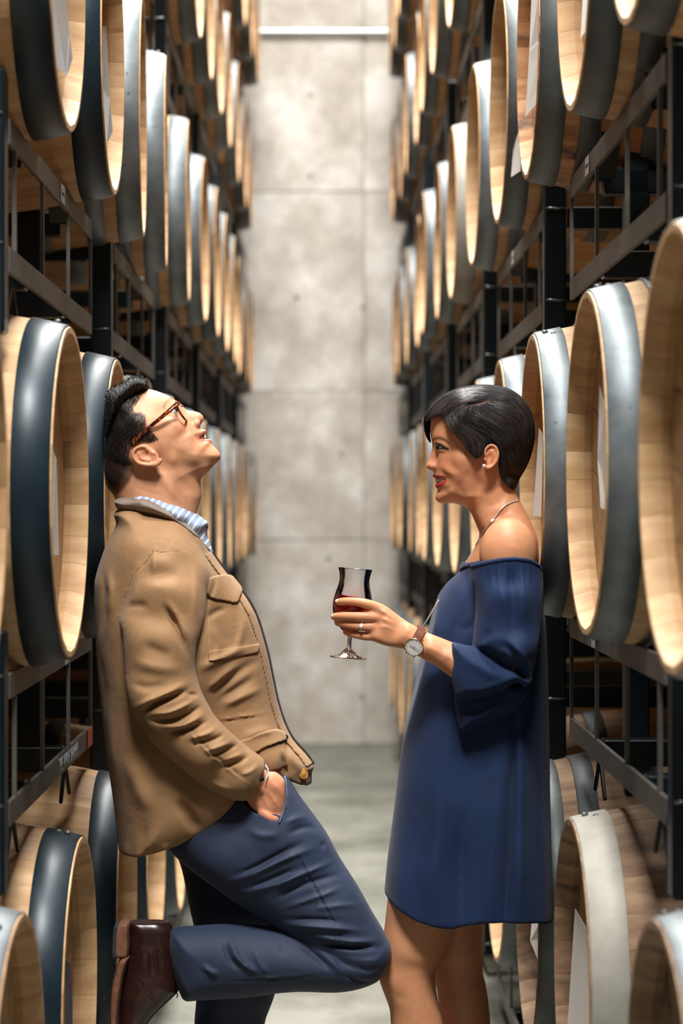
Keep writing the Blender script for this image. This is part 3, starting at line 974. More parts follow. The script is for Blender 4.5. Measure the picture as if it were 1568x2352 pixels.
def flow_lines(n, region, flow, length, seed, step=6.0, jitter=0.12, over=2.0):
    """strand paths in pixel space following sampled directions, inside a region"""
    r = np.random.RandomState(seed)
    R = cr(region, 4)
    lo, hi = R.min(0), R.max(0)
    S = []
    while len(S) < n:
        c = r.uniform(lo, hi, (n, 2))
        S += list(c[poly_d(c[:, 0], c[:, 1], R) > 0.5])
    S = np.array(S[:n]); FL = np.array(flow, float)
    FL[:, 2:] /= np.linalg.norm(FL[:, 2:], axis=1)[:, None]
    def dirn(p):
        w = 1 / (((p[:, None, :] - FL[None, :, :2]) ** 2).sum(2) + 80) ** 1.6
        d = (w[:, :, None] * FL[None, :, 2:]).sum(1)
        return d / (np.linalg.norm(d, axis=1)[:, None] + 1e-9)
    k = int(length / step)
    ang = r.normal(0, jitter, n); ca, sa = np.cos(ang), np.sin(ang)
    p = S.copy(); path = [p.copy()]
    for i in range(k):
        d = dirn(p)
        d = np.stack([d[:, 0] * ca - d[:, 1] * sa, d[:, 0] * sa + d[:, 1] * ca], 1)
        p = p + d * step; path.append(p.copy())
    A = np.stack(path, 1)
    ins = poly_d(A[:, :, 0], A[:, :, 1], R) > -over
    out = []
    for a, m in zip(A, ins):
        e = len(m) if m.all() else int(np.argmin(m))
        if e >= 4: out.append(a[:e])
    return out, r

def patch(name, base, poly, t, mat, par, h=.0022, y=None, inset=.004, depth=None, k=.0016, pad=8, side=-1):
    """a piece of cloth laid on the camera side of another body, t proud of it"""
    P = np.array(poly, float)
    y = base.y if y is None else y
    lo, hi = P.min(0) - pad, P.max(0) + pad
    dmin = min(base.near(a, b) for a, b in P) - .02; dmax = max(base.near(a, b) for a, b in P) + .02
    q = (YP + dmin) / YP
    gg = Grid(min(lo[0], VPX + (lo[0] - VPX) * q), min(lo[1], VPY + (lo[1] - VPY) * q), max(hi[0], VPX + (hi[0] - VPX) * q), max(hi[1], VPY + (hi[1] - VPY) * q), dmin, dmax, h)
    FF = base.field(gg)
    FF = np.maximum(FF - t, -(FF + inset))
    dmid = (dmin + dmax) / 2
    FF = smax(FF, prism(gg, poly, YP + dmid, 0 if depth == 'sharp' else 3), k)
    v, q_ = surface(FF, gg, 1)
    return link(name, np_mesh(name, v, q_, mat), None, par)
# ------------------------------------------------------------------ the woman
def lin(c): return np.array(srgb(*c)[:3])
M['skin_w'] = skin_mat('skin_warm_tan', 0.48)
M['hair'] = hair_mat('hair_black')
M['dress'] = cloth_mat('navy_crepe', srgb(22, 38, 70), srgb(27, 46, 82), 0.74, 1400, 0.06, 0.12, 10, wrinkle=0.05)
M['dress'].node_tree.nodes['Principled BSDF'].inputs['Specular IOR Level'].default_value = 0.22
M['eye_white'] = plain('eye_white', srgb(225, 220, 215), 0.2)
M['iris'] = plain('iris_dark', srgb(32, 20, 16), 0.12)
M['teeth'] = plain('teeth', srgb(240, 234, 222), 0.25)
M['lash'] = plain('lashes', srgb(14, 12, 14), 0.6)
M['silver'] = plain('silver', srgb(240, 232, 220), 0.3, 0.5)
M['rosegold'] = plain('rose_gold', srgb(222, 170, 140), 0.22, 1.0)
M['gem'] = plain('gem', srgb(245, 245, 250), 0.05, 0.0, Specular_IOR_Level=1.0)
M['nail'] = plain('nail_polish', srgb(240, 222, 214), 0.15)
M['strap'] = cloth_mat('strap_leather', srgb(104, 58, 46), srgb(128, 74, 58), 0.4, 500, 0, 0.2, 60)
M['dial'] = plain('watch_dial', srgb(232, 232, 232), 0.35)

woman = empty('person', P3(1020, 1170, 0)[:2] + (0.0,))
woman.location = (0.27, YP, 0.0)
tag(woman, 'person in navy off-shoulder dress leaning on barrels and holding a glass', 'person')
def wchild(name, me, mat=None, par=None):
    o = link(name, me, mat, par or woman)
    off = woman.location if par is None else Vector((0, 0, 0))
    if par is None: o.location = -woman.location
    return o

# --- head
WH = Infl([(1000, 945), (1030, 918), (1070, 902), (1110, 897), (1150, 903), (1185, 922), (1206, 955), (1212, 990), (1206, 1030), (1192, 1065), (1180, 1090), (1168, 1112), (1145, 1118),
           (1110, 1132), (1085, 1146), (1065, 1153), (1046, 1153.5), (1024, 1155.7), (1014.5, 1153), (1007, 1147), (1003.8, 1137), (1005.5, 1127), (1003, 1120), (1002, 1114), (1003, 1107), (1001, 1100),
           (997, 1091), (998, 1083), (998, 1075), (998.5, 1062), (998.5, 1048), (997, 1036), (995, 1027), (991, 1015), (988.5, 1000), (988, 985), (988.5, 970), (992, 955)],
          [(1110, 960, .075), (1150, 1000, .075), (1090, 1000, .072), (1000, 975, .058), (1010, 1020, .060), (1050, 1060, .068), (1030, 1075, .064), (1080, 1120, .060), (1120, 1090, .066), (1015, 1140, .038), (1012, 1100, .052), (1045, 1135, .052)],
          [(1110, 980, .088), (1000, 980, .075), (1010, 1030, .075), (1045, 1060, .072), (1010, 1100, .058), (1015, 1145, .040), (1060, 1150, .045), (1090, 1130, .055)], 0.0,
          [([(1030, 1058), (1052, 1056), (1078, 1052)], 16, .0035), ([(1007, 1072), (1016, 1086), (1026, 1100), (1028, 1110)], 5, -.0032), ([(1034, 1080), (1040, 1098), (1036, 1114)], 9, .0022),
           ([(1006, 1040), (1018, 1043), (1032, 1038)], 5, -.0016), ([(990, 1005), (1004, 1003), (1020, 1008)], 7, .0020), ([(1062, 1098), (1052, 1120), (1040, 1138)], 14, -.0015)], both=True)
WT = Infl([(1058, 1138), (1070, 1158), (1080, 1175), (1090, 1197), (1097, 1214), (1101, 1228), (1090, 1258), (1075, 1287), (1066, 1310), (1072, 1350), (1075, 1400), (1080, 1440), (1110, 1450), (1200, 1440), (1222, 1370), (1236, 1299), (1236, 1257),
           (1232, 1231), (1220, 1202), (1206, 1173), (1193, 1150), (1185, 1132), (1178, 1105), (1150, 1085), (1095, 1095)],
          [(1120, 1120, .050), (1130, 1150, .051), (1140, 1180, .056), (1150, 1205, .075), (1165, 1228, .115), (1160, 1260, .150), (1150, 1300, .150), (1140, 1400, .100), (1092, 1240, .085), (1075, 1300, .09), (1225, 1240, .11)],
          [(1130, 1130, .048), (1135, 1175, .050), (1150, 1220, .070), (1150, 1300, .085), (1120, 1400, .1)], 0.0,
          [([(1178, 1120), (1150, 1165), (1118, 1205), (1104, 1226)], 9, .0035), ([(1105, 1235), (1140, 1222), (1185, 1215)], 7, .003), ([(1108, 1210), (1135, 1205), (1160, 1196)], 9, -.003)])
g = Grid(968, 890, 1250, 1335, -0.225, 0.215, 0.0024)
F = WH.field(g)
F = smin(F, WT.field(g), 0.030)
S = WH.near
# nose
NO = Infl([(998, 1024), (994, 1029), (990, 1040), (983.5, 1056), (978.3, 1068), (979.5, 1075.5), (986, 1079.5), (995, 1081.5), (1010, 1078), (1012, 1060), (1006, 1040)],
          [(992, 1035, .0075), (986, 1055, .0095), (981, 1068, .0105), (990, 1075, .012), (1000, 1060, .018), (1003, 1040, .016)], [(992, 1035, .010), (984, 1062, .009), (1000, 1060, .02)], 0.0)
F = smin(F, NO.field(g), 0.007)
add_ell(F, g, P3(995, 1070.5, -.0125), (.0085, .0065, .0070), 0.004)
add_ell(F, g, P3(995, 1070.5, .0125), (.0085, .0065, .0070), 0.004)
add_ell(F, g, P3(990, 1080.5, -.007), (.0045, .003, .0026), 0.002, op='sub', rot=0.1)
# mouth: opening, then lips
def on(px, py, off, r): return P3(px, py, S(px, py) + off) + (r,)
mp = [(1001, 1103), (1006, 1104), (1012, 1103.5), (1018, 1102.5), (1024, 1100.5)]
add_chain(F, g, [P3(998, 1103.5, 0) + (.0040,)] + [on(a, b, .001, .0042 - .0006 * i) for i, (a, b) in enumerate(mp)], 0.0015, op='sub')
add_chain(F, g, [P3(996.5, 1093.5, 0) + (.0034,), on(1001, 1094.5, .0008, .0032), on(1008, 1094.8, .0006, .0028), on(1016, 1095.5, .0006, .0024), on(1023, 1097, .0008, .0019), on(1028, 1099.5, .0012, .0014)], 0.0015)
add_chain(F, g, [P3(1003.0, 1115.5, 0) + (.0042,), on(1006, 1115, .0010, .0040), on(1011, 1112.5, .0008, .0036), on(1017, 1109, .0008, .0028), on(1023, 1104, .001, .0020), on(1028, 1100.5, .0012, .0013)], 0.0015)
add_ell(F, g, P3(1012, 1143, 0), (.010, .013, .009), 0.010)
# eye lids
add_chain(F, g, [on(1001, 1018.5, .0006, .0016), on(1008, 1017.5, .0002, .0024), on(1016, 1020.5, .0002, .0026), on(1023, 1025.5, .0004, .0022), on(1029, 1030, .001, .0012)], 0.003)
add_chain(F, g, [on(1003.5, 1030, .0006, .0014), on(1010, 1033, .0002, .0024), on(1018, 1034, .0002, .0024), on(1027, 1031.5, .001, .0012)], 0.004)
add_ell(F, g, P3(1011, 1025.5, S(1011, 1025.5) + .002), (.0100, .0050, .0028), 0.002, rot=-0.40, op='sub')
# ear
E0 = -0.0745
add_ell(F, g, P3(1128, 1048, E0), (.0135, .0050, .0225), 0.004, rot=-0.12)
add_chain(F, g, [P3(a, b, E0 - .0055) + (r,) for a, b, r in ((1117, 1049, .0022), (1113.5, 1040, .0026), (1117, 1029, .0030), (1127, 1022, .0032), (1138, 1027, .0034), (1143, 1041, .0034), (1141, 1056, .0032), (1133, 1068, .0032), (1122, 1075, .0042), (1116, 1073, .0040))], 0.0022)
add_ell(F, g, P3(1124, 1052, E0 - .0065), (.0068, .0058, .0105), 0.002, rot=-0.1, op='sub')
add_chain(F, g, [P3(1131, 1034, E0 - .0048) + (.0020,), P3(1133, 1045, E0 - .0048) + (.0024,), P3(1128, 1059, E0 - .0042) + (.0022,)], 0.002)
add_ell(F, g, P3(1113, 1056, E0 - .004), (.0028, .003, .0045), 0.002)
# shoulders
for s in (-1, 1):
    add_ell(F, g, P3(1167, 1272, s * .150), (.056, .050, .070), 0.035, rot=0.0)
hv, hq = surface(F, g, 2)
# --- forearm and hand (the arm is the one on the camera side)
WA = Infl([(1090, 1500), (1036, 1474), (974, 1449.5), (953.5, 1438), (935, 1428), (910, 1410), (889, 1394.5), (871, 1387), (857, 1385), (848, 1392), (846, 1408), (848, 1425), (846, 1440), (846, 1456), (852, 1470), (882, 1483), (907, 1487), (924, 1490), (947, 1499), (970, 1513), (999, 1529), (1035, 1555), (1090, 1600)],
          [(1080, 1540, .037), (1036, 1515, .035), (995, 1490, .031), (950, 1466, .021), (930, 1458, .0195), (895, 1440, .0175), (855, 1425, .0125)],
          [(1080, 1540, .040), (1000, 1490, .034), (945, 1466, .029), (895, 1440, .030), (858, 1395, .012), (855, 1465, .014)],
          [(1080, 1540, -.185), (1000, 1490, -.175), (945, 1466, -.166), (895, 1438, -.156), (850, 1425, -.150)],
          [([(862, 1398), (885, 1408), (910, 1426)], 4, .0016), ([(862, 1418), (888, 1424), (912, 1438)], 4, .0014), ([(860, 1438), (886, 1440), (910, 1450)], 4, .0012), ([(874, 1409), (890, 1416)], 5, -.0012), ([(872, 1430), (890, 1433)], 5, -.0012), ([(925, 1432), (938, 1445), (944, 1455)], 8, .001)], ydepth=-.165)
g2 = Grid(752, 1366, 1110, 1612, -0.235, -0.025, 0.0017)
F2 = WA.field(g2)
FING = [[(872, 1399, -.153, .0098), (848, 1389, -.157, .0096), (826, 1383.5, -.155, .0086), (800, 1381, -.149, .0078), (783, 1382, -.139, .0072), (777, 1383, -.131, .0062)],
        [(870, 1419, -.156, .0100), (845, 1417, -.160, .0096), (816, 1416, -.158, .0088), (788, 1415, -.150, .0080), (771, 1416, -.138, .0072), (767, 1417, -.130, .0062)],
        [(868, 1440, -.154, .0096), (845, 1440, -.157, .0092), (818, 1438, -.153, .0083), (794, 1434, -.145, .0076), (778, 1431, -.134, .0068), (774, 1430, -.127, .0058)],
        [(866, 1461, -.149, .0090), (846, 1462, -.151, .0084), (824, 1459.5, -.147, .0075), (806, 1455.5, -.140, .0067), (795, 1452, -.130, .0060), (793, 1451, -.125, .0052)]]
for ch in FING:
    add_chain(F2, g2, [P3(a, b, c) + (r,) for a, b, c, r in ch], 0.0045)
add_chain(F2, g2, [P3(a, b, c) + (r,) for a, b, c, r in ((900, 1440, -.145, .014), (878, 1424, -.112, .0125), (852, 1408, -.076, .0108), (830, 1400, -.056, .0095), (812, 1396, -.052, .0075))], 0.006)
av, aq = surface(F2, g2, 2)
# --- legs and the hidden trunk
LEG1 = Infl([(915, 1960), (893, 2050), (884, 2117), (875, 2190), (869.5, 2230), (872, 2255), (884, 2288), (894, 2317), (897, 2352), (899, 2420), (906, 2520), (920, 2640), (930, 2740), (922, 2790), (985, 2790), (985, 2740), (995, 2640), (1018, 2520), (1026, 2420), (1018, 2352), (1006, 2300), (1000, 2260), (1003, 2223), (1020, 2185), (1040, 2141), (1055, 2080), (1065, 1960)],
            [(970, 2000, .075), (960, 2150, .066), (940, 2250, .056), (955, 2380, .055), (960, 2520, .05), (955, 2740, .035)], [(970, 2050, .07), (940, 2250, .05), (955, 2400, .05), (955, 2740, .03)], -.058,
            [([(880, 2225), (892, 2246), (890, 2268)], 10, .003), ([(900, 2280), (930, 2275)], 10, -.002)], both=True)
LEG2 = Infl([(985, 1960), (985, 2100), (988, 2200), (1000, 2262), (1008, 2320), (1012, 2400), (1022, 2520), (1040, 2640), (1050, 2740), (1040, 2790), (1105, 2790), (1105, 2740), (1112, 2640), (1130, 2520), (1133, 2420), (1126, 2352), (1123, 2317), (1116, 2264), (1108, 2229), (1111, 2176), (1113, 2091), (1116, 1960)],
            [(1050, 2000, .072), (1055, 2150, .064), (1060, 2250, .055), (1065, 2380, .054), (1075, 2520, .05), (1075, 2740, .035)], [(1050, 2050, .06), (1060, 2250, .048), (1066, 2400, .05), (1075, 2740, .03)], .062, both=True)
TR = Infl([(1075, 1340), (1040, 1430), (1030, 1500), (1030, 1600), (1010, 1720), (975, 1850), (945, 1990), (950, 2060), (1110, 2060), (1190, 1990), (1225, 1850), (1210, 1700), (1200, 1600), (1215, 1450), (1225, 1330)],
          [(1120, 1380, .105), (1100, 1600, .095), (1080, 1850, .120), (1030, 2020, .12)], .09, 0.0)
g3 = Grid(860, 1300, 1245, 2825, -0.24, 0.22, 0.0048)
F3 = smin(smin(LEG1.field(g3), LEG2.field(g3), .004), TR.field(g3), .02)
for s in (-1, 1):
    add_cap(F3, g3, P3(1167, 1290, s * .155), P3(1158, 1515, s * .178), .042, .026, .02)
    add_ell(F3, g3, P3((955, 1075)[s > 0] - 55, 2805, s * .06), (.105, .036, .026), .02)
add_cap(F3, g3, P3(1158, 1515, -.178), P3(1080, 1540, -.184), .026, .030, .01)
add_cap(F3, g3, P3(1170, 1535, .185), P3(1020, 1600, .10), .030, .026, .01)
bv, bq = surface(F3, g3, 2)
V, Q = join_vq([(hv, hq), (av, aq), (bv, bq)])
U_, V_ = vpx(V)
base = lin((208, 147, 109))
col = np.repeat(base[None], len(V), 0)
nh = len(hv)
def paint(mask, c):
    global col
    col = col * (1 - mask[:, None]) + lin(c)[None] * mask[:, None]
near = (V[:, 1] < YP + .004)
hm = np.zeros(len(V)); hm[:nh] = 1
paint(hm * 0.5 * np.exp(-(((U_ - 1032) / 26) ** 2 + ((V_ - 1066) / 22) ** 2)), (208, 122, 92))      # cheek
paint(hm * 0.35 * np.exp(-(((U_ - 1126) / 22) ** 2 + ((V_ - 1048) / 30) ** 2)), (202, 112, 78))     # ear
ul = [(992, 1089), (999, 1090.5), (1010, 1091.3), (1020, 1093.6), (1028, 1099), (1020, 1098.2), (1010, 1097.6), (1001, 1099.5), (994, 1098)]
ll = [(999, 1112.5), (1005, 1110.5), (1012, 1108), (1020, 1104.5), (1027.5, 1100), (1023, 1109), (1015, 1115.5), (1007, 1120.8), (999, 1121)]
for pl, c in ((ul, (142, 42, 46)), (ll, (186, 52, 56))):
    d = poly_d(U_[:nh], V_[:nh], cr(pl, 4)); m = np.zeros(len(V)); m[:nh] = sstep(-.6, .8, d); paint(m, c)
d, T = line_d(U_[:nh], V_[:nh], cr([(995, 1010), (1002, 1006.5), (1012, 1006.5), (1022, 1011), (1032, 1018.5)], 4, False))
m = np.zeros(len(V)); m[:nh] = np.exp(-(d / (2.9 - 1.2 * T)) ** 2) * .85 * near[:nh]; paint(m, (46, 30, 26))
d = poly_d(U_[:nh], V_[:nh], cr([(1000, 1017), (1008, 1017), (1018, 1021), (1029, 1030), (1019, 1033), (1008, 1032.5), (1002, 1028)], 4))
m = np.zeros(len(V)); m[:nh] = sstep(-2.5, 1.5, d) * .6 * near[:nh]; paint(m, (70, 40, 34))
# inside of the mouth
d = poly_d(U_[:nh], V_[:nh], cr([(999, 1100.5), (1010, 1099), (1025, 1100.3), (1018, 1105), (1010, 1108.5), (1001, 1111.5)], 4))
m = np.zeros(len(V)); m[:nh] = sstep(-.3, .6, d) * near[:nh]; paint(m, (70, 26, 24))
# fine hair at the temple and nape, parting line
d = poly_d(U_[:nh], V_[:nh], cr([(1034, 965), (1040, 985), (1064, 1004), (1080, 1030), (1092, 1046), (1106, 1036), (1120, 1024), (1145, 1040), (1146, 1075), (1160, 1110), (1184, 1130), (1230, 1000), (1150, 900), (1050, 930)], 4))
m = np.zeros(len(V)); m[:nh] = sstep(-9, 9, d) * .22; m[:nh][(np.abs(V[:nh, 1] - YP) > .0735) & (V_[:nh] > 1016) & (U_[:nh] < 1148) & (U_[:nh] > 1108)] *= 0
ear = (U_ > 1109) & (U_ < 1148) & (V_ > 1017) & (V_ < 1082)
m[ear] = 0; paint(m, (34, 26, 26))
body_w = wchild('body', np_mesh('body', V, Q, M['skin_w'], col))
body_w['label'] = 'warm tan skin of head, shoulder, forearm and legs'

# --- eyes, lashes, teeth, nails
def sphere_data(c, r, n=16, sc=(1, 1, 1)):
    v, f = [], []
    for i in range(n + 1):
        t = math.pi * i / n
        for j in range(2 * n):
            p = math.pi * j / n
            v.append((c[0] + r * sc[0] * math.sin(t) * math.cos(p), c[1] + r * sc[1] * math.sin(t) * math.sin(p), c[2] + r * sc[2] * math.cos(t)))
    for i in range(n):
        for j in range(2 * n):
            f.append((i * 2 * n + j, (i + 1) * 2 * n + j, (i + 1) * 2 * n + (j + 1) % (2 * n), i * 2 * n + (j + 1) % (2 * n)))
    return v, f
def sphere(name, c, r, mat, par, n=12, sc=(1, 1, 1)):
    v, f = sphere_data((0, 0, 0), r, n, sc)
    me = pydata(name, v, f, True); me.materials.append(mat)
    o = link(name, me, None, par)
    o.location = Vector(c) - (par.location if par.parent is None else par.matrix_world.translation) if par else Vector(c)
    return o
for s in (-1, 1):
    dy = (S(1011, 1025.5) + .0110)
    c = P3(1011.5, 1025.3, dy if s < 0 else -dy)
    e = sphere('eye', c, .0112, M['eye_white'], woman)
    v, f = sphere_data((0, 0, 0), .0072, 10, (0.62, 1, 1))
    ir = link('iris', pydata('iris', v, f, True), M['iris'], e, (-.0062, s * .0062, -.0006))
for k, (pts, r) in enumerate((([(1000, 1018.5), (1007, 1019.5), (1015, 1022.5), (1022, 1027), (1030, 1031.5)], .0022), ([(1004, 1029.5), (1011, 1031), (1019, 1031.6), (1028, 1031)], .0008))):
    P = cr(pts, 5, False)
    v, f = tube_data([P3(a, b, S(a, b) - .0016) for a, b in P], [r * (0.5 + 0.5 * math.sin(math.pi * i / (len(P) - 1))) for i in range(len(P))], 6)
    wchild('eyelash', pydata('eyelash', v, f, True), M['lash'])
tp = [(1000.5, 1103.6, 1.0), (1005.5, 1103.6, 1.0), (1010.8, 1103.2, .95), (1015.6, 1102.4, .85), (1019.6, 1101.6, .75)]
for i, (a, b, sc) in enumerate(tp):
    dy = S(max(a, 1003), b) + .0048 if i else -.0044
    a = a + 1.2
    c = P3(a, b, dy)
    o = sphere('tooth', c, .0036, M['teeth'], woman, 8, (0.88, 0.85, 1.35 * sc))

# --- hair
HAIR_OUT = [(973, 962), (977, 949), (990, 930), (1017, 907), (1053, 890.5), (1090, 884), (1126, 883.5), (1162, 890), (1191, 906), (1211, 928), (1223, 954), (1228, 986), (1226.5, 1017), (1218, 1051), (1206, 1078), (1193, 1100), (1185, 1121)]
HAIR_IN = [(1177, 1119), (1160, 1103), (1148, 1085), (1145, 1068), (1147, 1050), (1143, 1034), (1133, 1020), (1120, 1022), (1108, 1036), (1096, 1047), (1085, 1043), (1075, 1028), (1062, 1008), (1042, 992), (1034, 974), (1020, 958), (1003, 949), (990, 950), (982, 960)]
HW = Infl(HAIR_OUT + [(1176, 1135), (1130, 1170), (1050, 1150), (990, 1080), (972, 1000)],
          [(1110, 960, .0845), (1150, 1000, .0855), (1060, 980, .081), (1000, 950, .06), (1180, 1060, .074), (1100, 1020, .0815), (1180, 1110, .060), (1090, 905, .08)],
          [(1110, 980, .090), (1000, 960, .06), (1180, 1080, .065), (1180, 1120, .035)], 0.0,
          [([(1052, 939), (1075, 932), (1100, 928), (1124, 920)], 3.5, -.0055), ([(1040, 928), (1070, 918), (1105, 912)], 12, .004),
           ([(1060, 950), (1090, 960), (1130, 985), (1160, 1020)], 10, .0015), ([(1045, 962), (1075, 985), (1110, 1005), (1150, 1045)], 7, -.0015), ([(1130, 930), (1170, 950), (1195, 985)], 10, .0015), ([(1120, 945), (1160, 975), (1185, 1020), (1190, 1060)], 7, -.0014)], both=True)
g4 = Grid(960, 874, 1240, 1130, -0.10, 0.10, 0.0023)
F4 = HW.field(g4)
F4 = smax(F4, prism(g4, [(1100 + (a - 1100) * 1.09, 1000 + (b - 1000) * 1.09) for a, b in HAIR_OUT[:-1]] + [(1190, 1128)] + HAIR_IN, YP - .07), .006)
BG = Infl([(1000, 934), (984, 942), (975, 953), (972, 966), (973, 985), (979, 1005), (990, 1021), (988.5, 1008), (988, 990), (991, 968), (1002, 952)], .018, .010, .026)
F4 = smin(F4, BG.field(g4), .006)
# the far half keeps its own swept fringe; carve nothing else
v4, q4 = surface(F4, g4, 2)
hu, hvv = vpx(v4)
hc = np.repeat(lin((19, 19, 21))[None], len(v4), 0)
d, T = line_d(hu, hvv, cr([(1054, 938.5), (1075, 932.5), (1100, 928), (1122, 921)], 4, False))
mm = np.exp(-(d / 2.2) ** 2) * .28 * (v4[:, 1] < YP)
hc = hc * (1 - mm[:, None]) + lin((150, 104, 84))[None] * mm[:, None]
M['scalp_hair'] = hair_mat('hair_mass', 0.8); M['scalp_hair'].node_tree.nodes['Principled BSDF'].inputs['Specular IOR Level'].default_value = 0.12
hair_w = wchild('hair', np_mesh('hair', v4, q4, M['scalp_hair'], hc))
hair_w['label'] = 'short black hair parted on the side'
flow = [(1080, 905, -1, .12), (1030, 915, -1, .35), (1000, 935, -.9, .5), (982, 950, -.6, .8), (1060, 924, -1, .12), (1100, 912, -1, 0.02), (1120, 900, -.8, -.1), (1145, 896, .9, .05), (1165, 905, 1, .3), (1190, 930, .7, .7), (1215, 980, .12, 1), (1215, 1040, -.3, 1), (1195, 1090, -.45, 1),
        (1060, 945, -.5, .6), (1045, 965, .5, .85), (1060, 990, .8, .6), (1085, 1020, .5, .85), (1090, 955, .85, .5), (1100, 985, .85, .55), (1140, 1000, .75, .65), (1150, 950, .9, .45), (1125, 930, .9, .3), (1180, 1000, .5, .85), (1160, 1060, .25, .97), (1178, 1105, -.05, 1), (1110, 1030, -.3, .9)]
lines, r_ = flow_lines(3000, HAIR_OUT + HAIR_IN, flow, 90, 5, over=8.0)
lines = [l for l in lines if poly_d(l[:, 0], l[:, 1], HW.poly).min() > 1.0 and not ((l[:, 0] > 1112) & (l[:, 0] < 1146) & (l[:, 1] > 1024) & (l[:, 1] < 1080)).any()]
L3, RR, CC = [], [], []
allp = np.concatenate(lines); alld = HW.near_arr(allp[:, 0], allp[:, 1]); o_ = 0
for ln in lines:
    dy = alld[o_:o_ + len(ln)]; o_ += len(ln)
    lift = r_.uniform(-.0004, .0011)
    L3.append(np.array([P3(a, b, c - lift) for (a, b), c in zip(ln, dy)]))
    RR.append(r_.uniform(.0004, .0010))
    t = r_.rand() ** 2
    CC.append(lin((17, 17, 19)) * (1 - t) + lin((58, 46, 42)) * t)
hs = link('hair_strands', strand_mesh('hair_strands', L3, RR, CC, M['hair']), None, hair_w); hs['kind'] = 'stuff'

# --- dress
DR = [(1054.6, 1313), (1062, 1290), (1085, 1255), (1120, 1235), (1170, 1230), (1215, 1238), (1236, 1262), (1242, 1300), (1244, 1326), (1246, 1348.5), (1246, 1390), (1251, 1427), (1255, 1502), (1257.5, 1577), (1260, 1689), (1261.5, 1801), (1263, 1895), (1265, 1988), (1267, 2063), (1267, 2130), (1260, 2170), (1100, 2180), (930, 2170), (880, 2140), (880, 2080), (882, 2050), (884, 2033), (890, 1970), (897.4, 1914), (907, 1839), (916, 1764), (923.6, 1708), (931, 1652), (940.5, 1595), (946, 1539), (953.6, 1502), (966.7, 1435), (980, 1405), (1002, 1371), (1028, 1337)]
DS = [([(1140, 2150), (1147, 2000), (1156, 1860), (1163, 1740), (1168, 1640), (1172, 1560)], 7, -.013), ([(1168, 2150), (1174, 2000), (1180, 1860), (1184, 1740), (1188, 1600)], 17, .012), ([(1215, 2150), (1216, 1960), (1220, 1780), (1222, 1560)], 12, -.007), ([(1105, 2150), (1112, 1980), (1128, 1820), (1140, 1660)], 22, .008),
      ([(1050, 2160), (1046, 2040), (1046, 1930), (1056, 1800)], 17, -.006), ([(985, 2160), (985, 2000), (992, 1850), (1004, 1700), (1010, 1560)], 26, .008), ([(930, 2160), (938, 1980), (950, 1820), (962, 1660)], 18, -.005),
      ([(1010, 1395), (990, 1450), (975, 1520), (965, 1620)], 16, .006), ([(1075, 1312), (1068, 1360), (1050, 1420), (1035, 1500)], 12, -.006), ([(1060, 1330), (1040, 1390), (1020, 1450)], 9, .005), ([(1085, 1400), (1070, 1430), (1040, 1440)], 8, -.004), ([(1240, 1480), (1240, 1700), (1243, 2000)], 9, -.005)]
GATH = [([(x, 1283 + abs(x - 1168) * .18 + (x < 1090) * (1090 - x) * .35), (x + (1150 - x) * -.04, 1300 + abs(x - 1168) * .18 + (x < 1090) * (1090 - x) * .4), (x + (1150 - x) * -.12, 1338 + (7 * x) % 23)], 4.6, .0017 * (-1) ** i) for i, x in enumerate(range(1062, 1240, 8))]
DRESS = Infl(DR, [(1150, 1270, .205), (1150, 1350, .195), (1060, 1330, .15), (1000, 1420, .135), (1100, 1500, .150), (1080, 1700, .150), (1060, 1900, .165), (1060, 2090, .18), (1200, 1400, .19), (900, 2090, .165), (1230, 2090, .17)],
             [(1150, 1280, .07), (1020, 1380, .11), (1100, 1500, .12), (1080, 1800, .12), (920, 1800, .10), (1060, 2080, .09), (895, 2080, .055), (1240, 2080, .07)], 0.0, amp(DS, 1.3) + GATH, ydepth=0.0, reg=9000.0)
hem = [(1265, 2104), (1249, 2101), (1219, 2090), (1197, 2086.6), (1160, 2086), (1141, 2084), (1103, 2084), (1062, 2090), (1024.7, 2099), (991, 2095), (946, 2082), (908.7, 2063), (883, 2050)]
topl = [(1052, 1316), (1069.6, 1297), (1099.5, 1288), (1137, 1280), (1170.6, 1277), (1204, 1281), (1227, 1292), (1238, 1305)]
cutp = [(840, 2040)] + [(1020, 1316)] + topl + [(1275, 1312), (1300, 1700), (1300, 2110)] + hem
g5 = Grid(872, 1265, 1278, 2112, -0.245, 0.235, 0.0036)
F5 = DRESS.field(g5)
hol = (g5.px(YP)[1] > 2020)[:, None, :]
F5 = np.where(hol, np.maximum(F5, -(F5 + .0085)), F5)
F5 = smax(F5, prism(g5, cutp, YP, 0), .003)
dv, dq = surface(F5, g5, 2)
